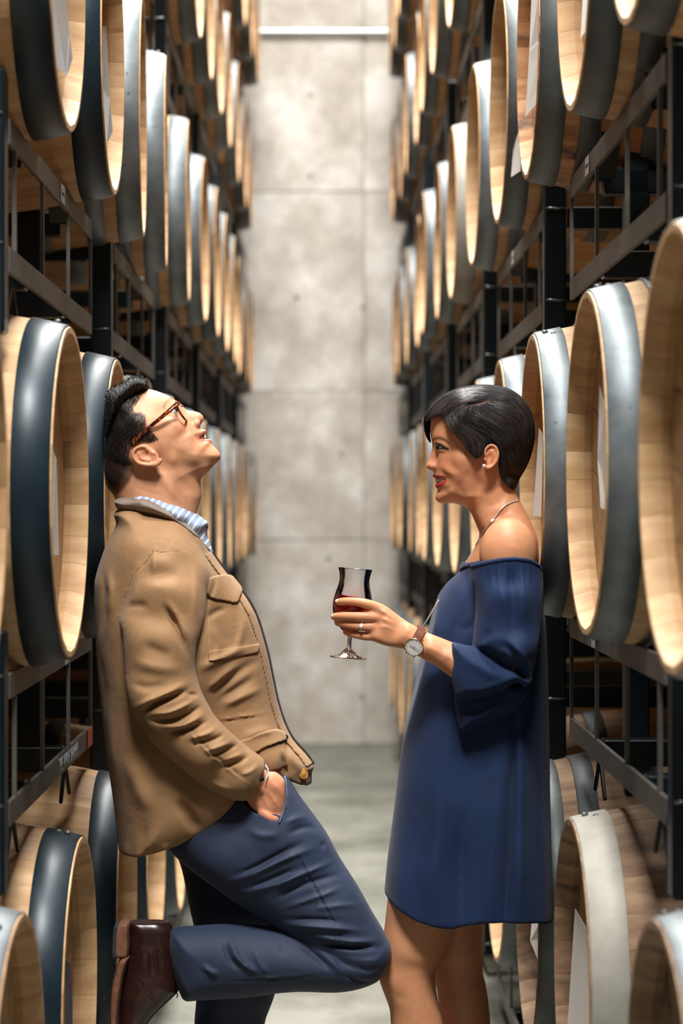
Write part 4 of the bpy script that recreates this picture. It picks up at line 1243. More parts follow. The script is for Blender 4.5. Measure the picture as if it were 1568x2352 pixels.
# far sleeve is a plain drape; near sleeve in two layers
SL1 = Infl([(1095, 1250), (1083, 1318), (1090, 1360), (1092, 1401), (1087, 1450), (1086, 1485), (1110, 1500), (1150, 1520), (1190, 1545), (1214, 1566), (1222, 1540), (1232, 1490), (1243, 1420), (1247, 1350), (1246, 1300), (1236, 1240), (1170, 1215)],
           [(1160, 1300, .062), (1160, 1400, .066), (1165, 1480, .066), (1205, 1550, .05)], [(1160, 1300, .055), (1160, 1420, .058), (1200, 1540, .045)], [(1160, 1290, -.150), (1165, 1400, -.172), (1185, 1520, -.192)],
           [([(1172, 1284), (1170, 1340), (1171, 1410), (1176, 1480)], 9, -.006), ([(1150, 1290), (1146, 1340), (1150, 1420)], 10, .005), ([(1190, 1290), (1196, 1360), (1198, 1440)], 12, .006), ([(1215, 1300), (1222, 1380), (1218, 1460)], 8, -.005), ([(1118, 1300), (1112, 1350), (1106, 1400)], 9, -.004), ([(1120, 1440), (1100, 1480)], 9, -.005),
            ([(1125, 1490), (1150, 1478), (1175, 1500), (1205, 1548)], 9, -.009), ([(1150, 1465), (1180, 1490), (1212, 1545)], 9, .007)] + GATH, ydepth=-.17)
SL2 = Infl([(1036, 1477), (1062, 1480), (1088, 1486), (1125, 1502), (1165, 1524), (1200, 1546), (1218, 1564), (1206, 1577), (1186, 1568), (1160, 1580), (1130, 1593), (1090, 1603), (1048, 1602), (1039, 1578), (1034, 1552), (1034, 1515)],
           [(1040, 1540, .040), (1100, 1545, .046), (1180, 1560, .045)], [(1040, 1540, .026), (1100, 1545, .036), (1200, 1560, .02)], -.190,
           [([(1060, 1500), (1100, 1530), (1150, 1560)], 12, .004), ([(1050, 1580), (1100, 1582), (1150, 1566), (1184, 1556)], 9, .006), ([(1110, 1510), (1150, 1535), (1190, 1560)], 8, -.005)], ydepth=-.19)
SL3 = Infl([(1046, 1590), (1048, 1640), (1052, 1664), (1060, 1680), (1090, 1668), (1122, 1656), (1150, 1645), (1180, 1632), (1203, 1605), (1215, 1575), (1170, 1560), (1100, 1580)],
           .030, .026, -.168, [([(1080, 1660), (1120, 1630), (1160, 1600)], 9, .005), ([(1060, 1640), (1100, 1618)], 8, -.004)], ydepth=-.168)
g6 = Grid(1024, 1272, 1262, 1692, -0.262, -0.08, 0.0026)
F6 = SL1.field(g6)
F6 = smax(F6, prism(g6, [(1020, 1316)] + topl + [(1300, 1312), (1300, 1700), (1000, 1700)], YP - .12, 0), .003)
FC = SL2.field(g6)
FC = np.maximum(FC, -(FC + .007)); FC = smax(FC, prism(g6, [(1035.5, 1400), (1035, 1500), (1034.5, 1555), (1040, 1580), (1047, 1603), (1055, 1720), (1300, 1720), (1300, 1400)], YP - .19, 0), .002)
F6 = smin(smin(F6, FC, .008), SL3.field(g6), .004)
add_cap(F6, g6, P3(1180, 1540, -.185), P3(1075, 1540, -.184), .030, .020, .004, op='sub')
sv, sq = surface(F6, g6, 2)
dress = wchild('dress', np_mesh('dress', dv, dq, M['dress']))
dress['label'] = 'navy off-shoulder dress with an elastic neckline'
sl = link('sleeve', np_mesh('sleeve', sv, sq, M['dress']), None, dress)
# elastic band along the neckline
g7 = Grid(1040, 1262, 1262, 1345, -0.262, 0.235, 0.0026)
FB = smin(DRESS.field(g7), SL1.field(g7), .008)
FB = np.maximum(FB - .0022, -(FB + .004))
FB = smax(FB, prism(g7, [(a, b - 1.5) for a, b in topl] + [(a + 1, b + 9) for a, b in topl[::-1]], YP - .1, 0), .003)
kv, kq = surface(FB, g7, 2)
link('neckline_band', np_mesh('neckline_band', kv, kq, M['dress']), None, dress)

# --- jewellery and watch
def beads(name, pts, r, mat, par, step=.0026):
    P = np.array(pts); seg = np.linalg.norm(np.diff(P, axis=0), axis=1); cum = np.concatenate([[0], np.cumsum(seg)])
    n = int(cum[-1] / step) * 2
    t = np.linspace(0, cum[-1], n)
    Q_ = np.stack([np.interp(t, cum, P[:, i]) for i in range(3)], 1)
    v, f = tube_data([tuple(p) for p in Q_], [r if i % 2 else r * .45 for i in range(n)], 6)
    me = pydata(name, v, f, True); me.materials.append(mat)
    o = link(name, me, None, par)
    o.location = -woman.location if par is woman else (0, 0, 0)
    return o
NS = lambda a, b: min(WT.near(a, b), WH.near(a, b) if b < 1150 else 9) - .0016
neck = [(1191, 1150), (1176, 1153), (1160, 1161), (1147, 1173), (1137, 1187), (1126, 1200), (1115, 1214), (1105, 1228), (1095, 1247), (1081, 1274), (1067, 1296), (1056, 1312)]
NP = cr(neck, 4, False)
chain = beads('necklace', [P3(a, b, NS(a, b)) for a, b in NP], .0019, M['silver'], woman)
chain['label'] = 'fine silver bead necklace'
low = cr([(1008, 1378), (996, 1398), (982, 1422), (968, 1447), (955, 1475)], 4, False)
beads('chain', [P3(a, b, DRESS.near(a, b) - .003) for a, b in low], .0019, M['silver'], chain)
v, f = tube_data([P3(1133, 1192, NS(1133, 1192) - .002), P3(1130, 1196, NS(1130, 1196) - .003), P3(1126, 1201, NS(1126, 1201) - .002)], [.0022, .0034, .0022], 10)
link('clasp', pydata('clasp', v, f, True), M['gem'], chain)
sphere('earring', P3(1111.5, 1070.5, E0 - .0095), .0042, M['silver'], woman, 10)

ax = Vector((-.876, 0, .482)); uu = Vector((.482, 0, .876)); yy_ = Vector((0, 1, 0))
c0 = Vector(P3(954, 1469, -.1665))
watch = empty('wristwatch', c0 - woman.location); watch.parent = woman
watch['label'] = 'rose gold watch with white dial and brown strap'
def wput(name, v, f, mat, smooth=True, sharp=40):
    me = pydata(name, [Vector(p) - c0 for p in v], f, smooth, sharp); me.materials.append(mat)
    return link(name, me, None, watch)
n = 56; v, f = [], []
for i in range(n):
    t = 2 * math.pi * i / n
    for rr, w_ in ((0, -.0085), (.0018, -.0085), (.0018, .0085), (0, .0085)):
        v.append(c0 + uu * (.0262 + rr) * math.cos(t) + yy_ * (.0228 + rr) * math.sin(t) + ax * w_)
for i in range(n):
    for j in range(4): f.append((i * 4 + j, i * 4 + (j + 1) % 4, ((i + 1) % n) * 4 + (j + 1) % 4, ((i + 1) % n) * 4 + j))
wput('strap', v, f, M['strap'])
nn = (-uu * .30 - yy_ * .95).normalized()
dc = Vector(P3(949.5, 1484, -.1665)) ; dc = Vector((dc.x, YP - .1965, dc.z))
e1 = (ax - nn * ax.dot(nn)).normalized(); e2 = nn.cross(e1)
def disc(prof, n=40):
    v, f = [], []
    for r, h in prof:
        for j in range(n):
            a = 2 * math.pi * j / n; v.append(dc + e1 * r * math.cos(a) + e2 * r * math.sin(a) + nn * h)
    for i in range(len(prof) - 1):
        for j in range(n): f.append((i * n + j, i * n + (j + 1) % n, (i + 1) * n + (j + 1) % n, (i + 1) * n + j))
    return v, f
v, f = disc([(.010, -.007), (.0165, -.005), (.0182, -.001), (.0184, .0012), (.0176, .0022), (.0168, .0018), (.0166, .0008)]); wput('case', v, f, M['rosegold'])
v, f = disc([(.0167, .001), (.0001, .001)]); face_ = wput('dial', v, f, M['dial'])
def bar_on(name, a, r0, r1, w_, mat, par, h=.0016):
    d_ = e1 * math.cos(a) + e2 * math.sin(a); s_ = e1 * -math.sin(a) + e2 * math.cos(a)
    v = [dc + d_ * r + s_ * q + nn * hh for hh in (h, h + .0004) for r, q in ((r0, -w_), (r1, -w_), (r1, w_), (r0, w_))]
    f = [(0, 3, 2, 1), (4, 5, 6, 7), (0, 1, 5, 4), (1, 2, 6, 5), (2, 3, 7, 6), (3, 0, 4, 7)]
    me = pydata(name, [Vector(p) - c0 for p in v], f); me.materials.append(mat); return link(name, me, None, par)
for k in range(12): bar_on('hour_mark', k * math.pi / 6 + .2, .0125, .0150, .00022, M['rosegold'], face_)
bar_on('watch_hand', .02, -.002, .0105, .0003, M['ink'], face_, .0018); bar_on('watch_hand', math.pi - .03, -.002, .0140, .00022, M['ink'], face_, .0021)
v, f = disc([(.0012, .0026), (.0001, .0026)], 12); wput('hub', v, f, M['ink'])
v, f = tube_data([dc + e1 * .018 + e2 * .002, dc + e1 * .0215 + e2 * .002], .0016, 8); wput('crown', v, f, M['rosegold'])
for q in (-1, 1):
    for s in (-1, 1):
        v, f = tube_data([dc + e2 * q * .015 + e1 * s * .009, dc + e2 * q * .0205 + e1 * s * .0085 - nn * .003], .0014, 6); wput('lug', v, f, M['rosegold'])
# ring
rc = Vector(P3(829, 1439, -.1545)); v, f = [], []
ringp = [rc + Vector((0, math.cos(t) * .0098, math.sin(t) * .0098)) + Vector((.0015 * math.sin(t), 0, 0)) for t in np.linspace(0, 2 * math.pi, 32, endpoint=False)]
v, f = tube_data(ringp, .0012, 8, True)
rg = wchild('ring', pydata('ring', v, f, True), M['silver'])
rg['label'] = 'silver ring with a clear stone'
v, f = sphere_data(tuple(rc + Vector((0, -.0115, .0012))), .0042, 4, (1, .7, 1))
link('stone', pydata('stone', v, f), M['gem'], rg)
# nails on the visible finger tips
for (a, b, dy), s in (((773.5, 1381.5, -.137), 1), ((764.5, 1416, -.137), 1), ((771.5, 1429.5, -.133), .9), ((791, 1449.5, -.129), .75)):
    sphere('fingernail', P3(a + 3, b - 1, dy - .0015), .0066 * s, M['nail'], woman, 8, (.95, .38, .62))

# ------------------------------------------------------------------ the glass in her hand
def glass_mat(name, col, ior, rough=0.0):
    m, nt, b = newmat(name)
    b.inputs['Base Color'].default_value = col
    b.inputs['Transmission Weight'].default_value = 1.0
    b.inputs['IOR'].default_value = ior
    b.inputs['Roughness'].default_value = rough
    return m
M['glass'] = glass_mat('clear_glass', (0.98, 0.99, 0.99, 1), 1.45)
M['wine'] = glass_mat('red_wine', (0.92, 0.03, 0.045, 1), 1.33)
M['wine'].node_tree.nodes['Principled BSDF'].inputs['Transmission Weight'].default_value = 0.25
mb, ntb, bb = newmat('thin_bowl_glass')
tb = ntb.nodes.new('ShaderNodeBsdfTransparent'); gb_ = ntb.nodes.new('ShaderNodeBsdfGlossy'); gb_.inputs['Roughness'].default_value = 0.02
lw = ntb.nodes.new('ShaderNodeLayerWeight'); lw.inputs[0].default_value = 0.5
rb = ramp(ntb, lw.outputs['Facing'], [(0.0, (0.985, 0.985, 0.985, 1)), (0.70, (0.94, 0.94, 0.95, 1)), (1.0, (0.66, 0.67, 0.69, 1))])  # dark refraction at the glass edges is put into the tint colour
ntb.links.new(rb.outputs[0], tb.inputs[0])
fb = ntb.nodes.new('ShaderNodeFresnel'); fb.inputs[0].default_value = 1.45
mxb = ntb.nodes.new('ShaderNodeMixShader'); ntb.links.new(fb.outputs[0], mxb.inputs[0])
ntb.links.new(tb.outputs[0], mxb.inputs[1]); ntb.links.new(gb_.outputs[0], mxb.inputs[2]); ntb.links.new(mxb.outputs[0], ntb.nodes['Material Output'].inputs['Surface'])
M['bowl'] = mb
gb = Vector(P3(799, 1512, -.100)); gt = Vector(P3(816, 1306, -.100))
gax = (gt - gb); GH = gax.length; gax.normalize()
tilt = math.atan2(gt.x - gb.x, gt.z - gb.z)
glass = empty('wine_glass', gb); glass.rotation_euler = (0, tilt, 0)
tag(glass, 'tulip-shaped stemmed glass half full of red wine in her hand', 'glass')
k_ = GH / .1795
outer = [(.006, .0475), (.015, .054), (.026, .066), (.0352, .085), (.0386, .105), (.0362, .125), (.0312, .144), (.0293, .158), (.0312, .171), (.0335, .1795)]
pr = cr(outer, 4, False)
inner = np.stack([np.maximum(pr[:, 0] - .0013, .0005), pr[:, 1] + .0012 * (1 - np.linspace(0, 1, len(pr)))], 1)
prof = [(0.0003, .0462)] + [tuple(p) for p in pr] + [tuple(p) for p in inner[::-1]] + [(.0003, inner[0][1] - .0001)]
v, f = lathe_data([(r, h * k_) for r, h in prof], 48)
link('bowl', pydata('bowl', v, f, True), M['bowl'], glass)
stem = cr([(.0060, .0475), (.0046, .043), (.0042, .034), (.0048, .024), (.0075, .0185), (.0140, .0120)], 4, False)
v, f = lathe_data([(.0003, .0478 * k_)] + [(r, h * k_) for r, h in stem] + [(.0003, .0125 * k_)], 32)
link('stem', pydata('stem', v, f, True), M['glass'], glass)
v, f = lathe_data([(r, h * k_) for r, h in [(.0003, .0130), (.0130, .0118), (.020, .0075), (.030, .0038), (.0358, .0024), (.0366, .0012), (.0355, 0), (.0003, 0)]], 48)
link('foot', pydata('foot', v, f, True, 60), M['glass'], glass)
lvl = .1246
wi = [(max(r + .0004, .0003), h - .0003) for r, h in inner if h < lvl]
wi.append((float(np.interp(lvl, inner[:, 1], inner[:, 0])) + .0004, lvl))
wv, wf = lathe_data([(.0002, wi[0][1])] + wi + [(.0002, lvl)], 48)
wv = [(x, y, (h - (x * math.tan(tilt) if h > lvl - .0001 else 0)) * k_) for x, y, h in wv]
wn = link('wine', pydata('wine', wv, wf, True, 50), M['wine'], glass)
# ------------------------------------------------------------------ the man
M['skin_m'] = skin_mat('skin_light_tan', 0.46)
M['jacket'] = cloth_mat('waxed_canvas_khaki', srgb(134, 101, 67), srgb(156, 119, 80), 0.78, 1300, 0.1, 0.22, 9, wrinkle=0.16)
M['collar'] = cloth_mat('taupe_wool', srgb(116, 102, 92), srgb(140, 124, 112), 0.9, 700, 0.3, 0.5, 60)
M['trousers'] = cloth_mat('slate_navy_chino', srgb(26, 39, 64), srgb(33, 48, 76), 0.70, 1500, 0.06, 0.15, 12, wrinkle=0.10)
M['piping'] = plain('pocket_piping', srgb(96, 116, 150), 0.7)
M['leather'] = cloth_mat('boot_leather', srgb(34, 19, 17), srgb(52, 27, 23), 0.28, 300, 0, 0.1, 40)
M['sole'] = cloth_mat('boot_welt', srgb(104, 70, 54), srgb(136, 92, 70), 0.6, 300, 0, 0.3, 80)
M['rubber'] = plain('heel_rubber', srgb(44, 60, 72), 0.6)
M['zip'] = plain('zip_metal', srgb(92, 92, 96), 0.35, 0.8)
M['tape'] = plain('zip_tape', srgb(52, 44, 38), 0.8)
M['snap'] = plain('snap_metal', srgb(96, 90, 86), 0.25, 0.9)
M['blacksnap'] = plain('snap_black', srgb(16, 18, 20), 0.15, 0.3)
M['woodbutton'] = cloth_mat('wood_button', srgb(170, 110, 50), srgb(204, 148, 78), 0.35, 200, 0, 0.2, 200)
ml, ntl, bl = newmat('spectacle_lens')
tl = ntl.nodes.new('ShaderNodeBsdfTransparent'); gl_ = ntl.nodes.new('ShaderNodeBsdfGlossy'); gl_.inputs['Roughness'].default_value = 0.02
mx = ntl.nodes.new('ShaderNodeMixShader'); mx.inputs[0].default_value = 0.10
ntl.links.new(tl.outputs[0], mx.inputs[1]); ntl.links.new(gl_.outputs[0], mx.inputs[2]); ntl.links.new(mx.outputs[0], ntl.nodes['Material Output'].inputs['Surface'])
M['lens'] = ml
mt, ntt, bt = newmat('tortoiseshell')
vt = coords(ntt, (1, 1, 1)); ft = noise(ntt, vt, 130, 3, 0.6)
rt = ramp(ntt, ft, [(0.42, srgb(24, 14, 12)), (0.56, srgb(120, 48, 18)), (0.70, srgb(200, 92, 30))])
ntt.links.new(rt.outputs[0], bt.inputs['Base Color']); bt.inputs['Roughness'].default_value = 0.15
M['tortoise'] = mt
ms, nts, bs = newmat('striped_shirt')
vs = coords(nts, (1, 1, 1))
wv_ = nts.nodes.new('ShaderNodeTexWave'); wv_.bands_direction = 'X'; wv_.inputs['Scale'].default_value = 1.0
mps = nts.nodes.new('ShaderNodeMapping'); mps.inputs['Rotation'].default_value = (0, math.radians(-33), 0); mps.inputs['Scale'].default_value = (26, 26, 26)
tcs = nts.nodes.new('ShaderNodeTexCoord'); nts.links.new(tcs.outputs['Object'], mps.inputs['Vector']); nts.links.new(mps.outputs[0], wv_.inputs['Vector'])
rs = ramp(nts, wv_.outputs['Fac'], [(0.70, srgb(142, 164, 196)), (0.82, srgb(232, 236, 240))])
nts.links.new(rs.outputs[0], bs.inputs['Base Color']); bs.inputs['Roughness'].default_value = 0.8
M['shirt'] = ms

man = empty('person', (-0.33, YP, 0.0))
tag(man, 'person in khaki canvas jacket leaning back with one boot against a barrel, looking up', 'person')
def mchild(name, me, mat=None, par=None):
    o = link(name, me, mat, par or man)
    if par is None: o.location = -man.location
    return o

# --- head and neck
MH = Infl([(325, 893), (339, 894), (353, 896), (368, 901), (384, 908), (396, 915), (406, 922), (414, 930), (420, 938), (428, 950), (438, 962), (448, 975), (457, 983), (464, 986), (469, 989), (470, 996), (466, 1003), (472, 1009.5), (481, 1011.5), (485, 1016), (487.5, 1022),
           (496, 1030), (503.5, 1039), (507, 1048), (503.5, 1057), (493, 1067), (483, 1075), (470, 1084), (450, 1090), (420, 1092), (380, 1098), (330, 1112), (290, 1122), (262, 1120), (246, 1095), (239, 1044), (239, 980), (243, 930), (252, 908), (275, 897), (300, 893)],
          [(320, 990, .077), (290, 1040, .074), (350, 915, .058), (395, 935, .056), (405, 985, .066), (430, 1010, .060), (390, 1060, .064), (430, 1060, .054), (490, 1045, .034), (466, 1000, .046), (340, 1040, .073), (280, 1090, .066), (270, 940, .068)],
          [(320, 990, .088), (360, 910, .07), (410, 960, .07), (400, 1000, .072), (465, 1000, .052), (490, 1045, .040), (440, 1080, .045), (260, 1000, .075)], 0.0,
          [([(396, 985), (412, 978), (432, 975)], 13, .0035), ([(437, 980), (445, 995), (452, 1008), (455, 1016)], 4.5, -.0028), ([(370, 905), (372, 915), (370, 925)], 4, -.0009), ([(356, 902), (357, 914), (354, 926)], 4, -.0009), ([(343, 902), (345, 914)], 4, -.0008), ([(384, 912), (392, 922), (396, 930)], 6, .0022),
           ([(376, 958), (390, 958), (408, 954)], 5, -.0018), ([(400, 966), (418, 965), (430, 966)], 6, .0014), ([(420, 1075), (400, 1066), (380, 1060)], 14, .002), ([(470, 1020), (478, 1026), (486, 1026)], 5, -.0016)], both=True)
MN = Infl([(478, 1070), (466, 1088), (460.5, 1105), (461, 1122), (462.5, 1140), (458, 1157), (452, 1178), (446, 1205), (440, 1250), (400, 1275), (330, 1255), (285, 1200), (262, 1140), (248, 1120), (243, 1080), (262, 1050), (320, 1040), (400, 1045), (450, 1060)],
          [(350, 1080, .062), (370, 1140, .060), (380, 1200, .066), (440, 1140, .045)], [(360, 1090, .06), (370, 1160, .06)], 0.0,
          [([(372, 1085), (395, 1120), (425, 1160), (445, 1190)], 10, .0035), ([(400, 1085), (430, 1120), (448, 1150)], 10, -.003), ([(300, 1110), (340, 1130), (390, 1140)], 3, -.0008)])
g = Grid(232, 885, 516, 1262, -0.105, 0.10, 0.0022)
F = smin(MH.field(g), MN.field(g), .014)
NO = Infl([(414, 930), (427, 942), (442, 943.5), (455, 947), (463, 951.5), (467.5, 958), (468, 965.5), (463.5, 971.5), (459, 978), (457, 984), (448, 984), (436, 972), (424, 955)],
          [(424, 945, .0085), (440, 950, .0095), (463, 960, .0115), (452, 972, .015), (436, 962, .014)], [(424, 945, .010), (460, 960, .010), (445, 970, .016)], 0.0)
F = smin(F, NO.field(g), .006)
for s in (-1, 1):
    add_ell(F, g, P3(450.5, 974, s * .0135), (.0090, .0065, .0072), .0035, rot=0.6)
add_ell(F, g, P3(460.5, 972.5, -.0095), (.0022, .0035, .0040), .0015, rot=-0.75, op='sub')
S = MH.near
def onm(px, py, off, r): return P3(px, py, S(px, py) + off) + (r,)
# mouth opening, lips
add_chain(F, g, [P3(474, 1003, 0) + (.0044,), onm(470, 1003.5, .001, .0042), onm(464, 1005, .001, .0034), onm(458, 1006.5, .001, .0022)], .0015, op='sub')
add_chain(F, g, [P3(469.5, 991, 0) + (.0042,), onm(466.5, 992, .0008, .0036), onm(462, 996.5, .0006, .0030), onm(457, 1002, .0008, .0022), onm(453, 1006.5, .0012, .0014)], .0018)
add_chain(F, g, [P3(482, 1013.5, 0) + (.0044,), onm(477, 1012.5, .0010, .0040), onm(470, 1011.5, .0008, .0032), onm(462, 1010, .0008, .0024), onm(454, 1007.5, .0012, .0014)], .0018)
# lids
add_chain(F, g, [onm(406, 940, .0004, .0018), onm(399, 939, .0002, .0024), onm(392, 942, .0002, .0024), onm(386, 948, .0008, .0014)], .003)
add_chain(F, g, [onm(409, 950, .0006, .0014), onm(401, 953, .0002, .0024), onm(393, 954, .0002, .0022), onm(386, 950, .0008, .0012)], .004)
add_ell(F, g, P3(398, 947, S(398, 947) + .002), (.0085, .0055, .0040), .002, rot=0.15, op='sub')
# ear (the head is tipped far back, so it lies almost level)
E1 = -.0755
add_ell(F, g, P3(336, 1047, E1), (.0265, .0055, .0185), .004, rot=-0.30)
add_chain(F, g, [P3(a, b, E1 - .006) + (r,) for a, b, r in ((338, 1034, .0024), (333, 1026, .0028), (318, 1027, .0034), (306, 1037, .0036), (307, 1051, .0036), (319, 1064, .0036), (341, 1068, .0038), (360, 1066, .0050), (368, 1057, .0046))], .0025)
add_ell(F, g, P3(336, 1045, E1 - .0075), (.0125, .0062, .0078), .002, rot=-0.3, op='sub')
add_chain(F, g, [P3(318, 1040, E1 - .005) + (.0022,), P3(324, 1054, E1 - .005) + (.0026,), P3(342, 1058, E1 - .0045) + (.0026,)], .0022)
add_ell(F, g, P3(352, 1041, E1 - .004), (.0045, .003, .0038), .002, rot=-0.3)
hv, hq = surface(F, g, 2)
# --- hand in the pocket, and the hidden trunk and limbs
HD = Infl([(600, 1772), (625, 1770), (645, 1782), (656, 1800), (658, 1830), (655, 1862), (646, 1898), (625, 1902), (606, 1886), (587, 1870), (570, 1846), (562, 1826), (575, 1800)],
          [(610, 1800, .026), (615, 1840, .024), (625, 1885, .020)], [(610, 1800, .026), (620, 1850, .024), (625, 1890, .016)], -.150,
          [([(625, 1790), (645, 1815), (654, 1840)], 6, .0025), ([(612, 1810), (630, 1835), (640, 1860)], 4, .0016), ([(600, 1815), (612, 1842), (622, 1862)], 4, .0014), ([(620, 1805), (636, 1832)], 3, -.001), ([(606, 1878), (622, 1876), (642, 1880)], 5, .003), ([(612, 1868), (630, 1868), (644, 1872)], 3.5, -.002), ([(628, 1835), (634, 1842)], 3, .0012)], ydepth=-.150)
g2 = Grid(552, 1755, 680, 1925, -0.20, -0.09, .0019)
F2 = HD.field(g2)
add_chain(F2, g2, [P3(604, 1868, -.168) + (.010,), P3(622, 1879, -.172) + (.0095,), P3(640, 1884, -.168) + (.0085,), P3(652, 1890, -.160) + (.007,)], .004)
pv, pq = surface(F2, g2, 2)
g3 = Grid(230, 1170, 905, 2830, -0.26, 0.26, .0062)
F3 = np.ones(g3.shape, np.float32)
add_cap(F3, g3, P3(365, 1185, 0), P3(360, 1320, 0), .055, .10, .03)
add_ell(F3, g3, P3(390, 1420, 0), (.095, .13, .20), .03)
add_ell(F3, g3, P3(420, 1780, 0), (.10, .12, .13), .05)
for s in (-1, 1):
    add_cap(F3, g3, P3(360, 1330, s * .11), P3(350, 1580, s * .185), .036, .032, .02)
    add_cap(F3, g3, P3(345, 1580, s * .19), P3(590, 1790, s * .155), .036, .026, .01)
add_cap(F3, g3, P3(500, 1900, -.09), P3(820, 2185, -.10), .060, .050, .03); add_cap(F3, g3, P3(820, 2200, -.10), P3(420, 2215, -.10), .048, .034, .01)
add_cap(F3, g3, P3(480, 1900, .09), P3(545, 2330, .095), .060, .048, .03); add_cap(F3, g3, P3(545, 2330, .095), P3(520, 2780, .095), .046, .034, .01)
bv, bq = surface(F3, g3, 1)
V, Q = join_vq([(hv, hq), (pv, pq), (bv, bq)])
U_, V_ = vpx(V)
nh = len(hv)
col = np.repeat(lin((212, 156, 120))[None], len(V), 0)
hm = np.zeros(len(V)); hm[:nh] = 1
near = (V[:, 1] < YP + .004).astype(float)
paint(hm * .4 * np.exp(-(((U_ - 425) / 30) ** 2 + ((V_ - 990) / 22) ** 2)), (214, 132, 98))
paint(hm * .35 * np.exp(-(((U_ - 337) / 36) ** 2 + ((V_ - 1048) / 24) ** 2)), (222, 132, 100))
paint(hm * .30 * np.exp(-(((U_ - 462) / 10) ** 2 + ((V_ - 965) / 14) ** 2)), (222, 128, 100))
paint(hm * .28 * sstep(1030, 1062, V_) * sstep(400, 470, U_) * (V_ < 1092), (120, 96, 82))          # shaved chin
pm_ = np.zeros(len(V)); pm_[nh:nh + len(pv)] = .5; paint(pm_, (206, 128, 98))
d, T = line_d(U_[:nh], V_[:nh], cr([(469, 990), (465, 993), (460, 999), (453.5, 1006)], 4, False)); m = np.zeros(len(V)); m[:nh] = np.exp(-(d / 3.4) ** 2) * .75 * near[:nh]; paint(m, (190, 98, 84))
d, T = line_d(U_[:nh], V_[:nh], cr([(484, 1012.5), (474, 1011.5), (464, 1010), (455, 1007.5)], 4, False)); m = np.zeros(len(V)); m[:nh] = np.exp(-(d / 3.4) ** 2) * .75 * near[:nh]; paint(m, (204, 112, 98))
d = poly_d(U_[:nh], V_[:nh], cr([(473, 998), (466, 998), (459, 1004), (456, 1007), (464, 1008), (473, 1008)], 4)); m = np.zeros(len(V)); m[:nh] = sstep(-.3, .8, d) * near[:nh]; paint(m, (80, 30, 28))
d, T = line_d(U_[:nh], V_[:nh], cr([(376, 936), (380, 926), (388, 918), (397, 915)], 4, False)); m = np.zeros(len(V)); m[:nh] = np.exp(-(d / 3.6) ** 2) * .6 * near[:nh]; paint(m, (52, 36, 30))
HREG = [(338, 885), (338, 897), (328, 906), (316, 922), (304, 940), (312, 944), (326, 945), (338, 954), (334, 972), (344, 985), (356, 998), (366, 1007), (360, 1014), (345, 1018), (330, 1022), (312, 1026), (302, 1036), (303, 1052), (310, 1075), (304, 1100), (285, 1125), (262, 1140), (225, 1140), (225, 860), (300, 850)]
HP = cr(HREG, 4)
d = poly_d(U_[:nh], V_[:nh], HP); m = np.zeros(len(V))
fade = sstep(-2, 8, d) * .80 + sstep(5, 30, d) * .18
earm = (((U_[:nh] - 336) * .955 - (V_[:nh] - 1047) * -.296) / 36) ** 2 + (((U_[:nh] - 336) * -.296 + (V_[:nh] - 1047) * .955) / 25) ** 2
fade = fade * sstep(.85, 1.15, earm)
m[:nh] = fade; paint(m, (26, 21, 20))
body_m = mchild('body', np_mesh('body', V, Q, M['skin_m'], col))
body_m['label'] = 'light tan skin of the upturned face, neck and pocketed hand'
# eyes and teeth
for s in (-1, 1):
    dy = S(398, 947) + .0104
    c = P3(398, 946.5, dy if s < 0 else -dy)
    e = sphere('eye', c, .0112, M['eye_white'], man)
    v, f = sphere_data((0, 0, 0), .0058, 10, (0.6, 1, 1))
    link('iris', pydata('iris', v, f, True), M['iris'], e, (.0066, s * .0040, .0042))
for a, b, sc in ((470.5, 1003.2, 1), (468.5, 1003.6, 1), (465.5, 1004.3, .85), (462, 1005.2, .7)):
    dy = S(a, b) + .0045 if a < 470 else -.0046
    a -= .8
    sphere('tooth', P3(a, b, dy), .0036, M['teeth'], man, 8, (.92, .9, 1.2 * sc))
# hair
TUFT = [(340, 894), (341, 882), (334, 873), (322, 867), (310, 866), (296, 872), (281, 882), (262, 890), (248, 904), (242, 924), (239, 960), (238, 1000), (252, 1010), (272, 985), (290, 955), (303, 935), (318, 912), (330, 900)]
TF = Infl(TUFT, [(300, 900, .070), (260, 950, .074), (330, 885, .055)], [(300, 900, .045), (260, 950, .04), (330, 885, .025)], 0.0, both=True)
g4 = Grid(232, 858, 350, 1020, -0.09, 0.09, .0024)
F4 = TF.field(g4)
v4, q4 = surface(F4, g4, 2)
hair_m = mchild('hair', np_mesh('hair', v4, q4, M['scalp_hair'], np.repeat(lin((16, 17, 19))[None], len(v4), 0)))
hair_m['label'] = 'short black hair, spiked on top and faded at the sides'
flow = [(330, 885, .5, -.9), (310, 880, .2, -1), (290, 890, -.2, -1), (265, 905, -.5, -.9), (248, 930, -.8, -.6), (320, 905, .4, -.9), (295, 930, -.1, -1), (270, 960, -.5, -.8), (250, 990, -.7, .5)]
lines, r_ = flow_lines(950, TUFT, flow, 40, 11, 4.0, .35)
lines2, r2_ = flow_lines(3600, HREG, [(320, 960, -.2, 1), (350, 1005, .3, 1), (280, 1000, -.5, .9), (260, 1060, -.2, 1), (290, 1090, .2, 1)], 22, 12, 3.5, .4)
lines2 = [l for l in lines2 if poly_d(l[:, 0], l[:, 1], MH.poly).min() > 5 and ((((l[:, 0] - 336) / 38) ** 2 + ((l[:, 1] - 1047) / 27) ** 2).min() > 1)]
L3, RR, CC = [], [], []
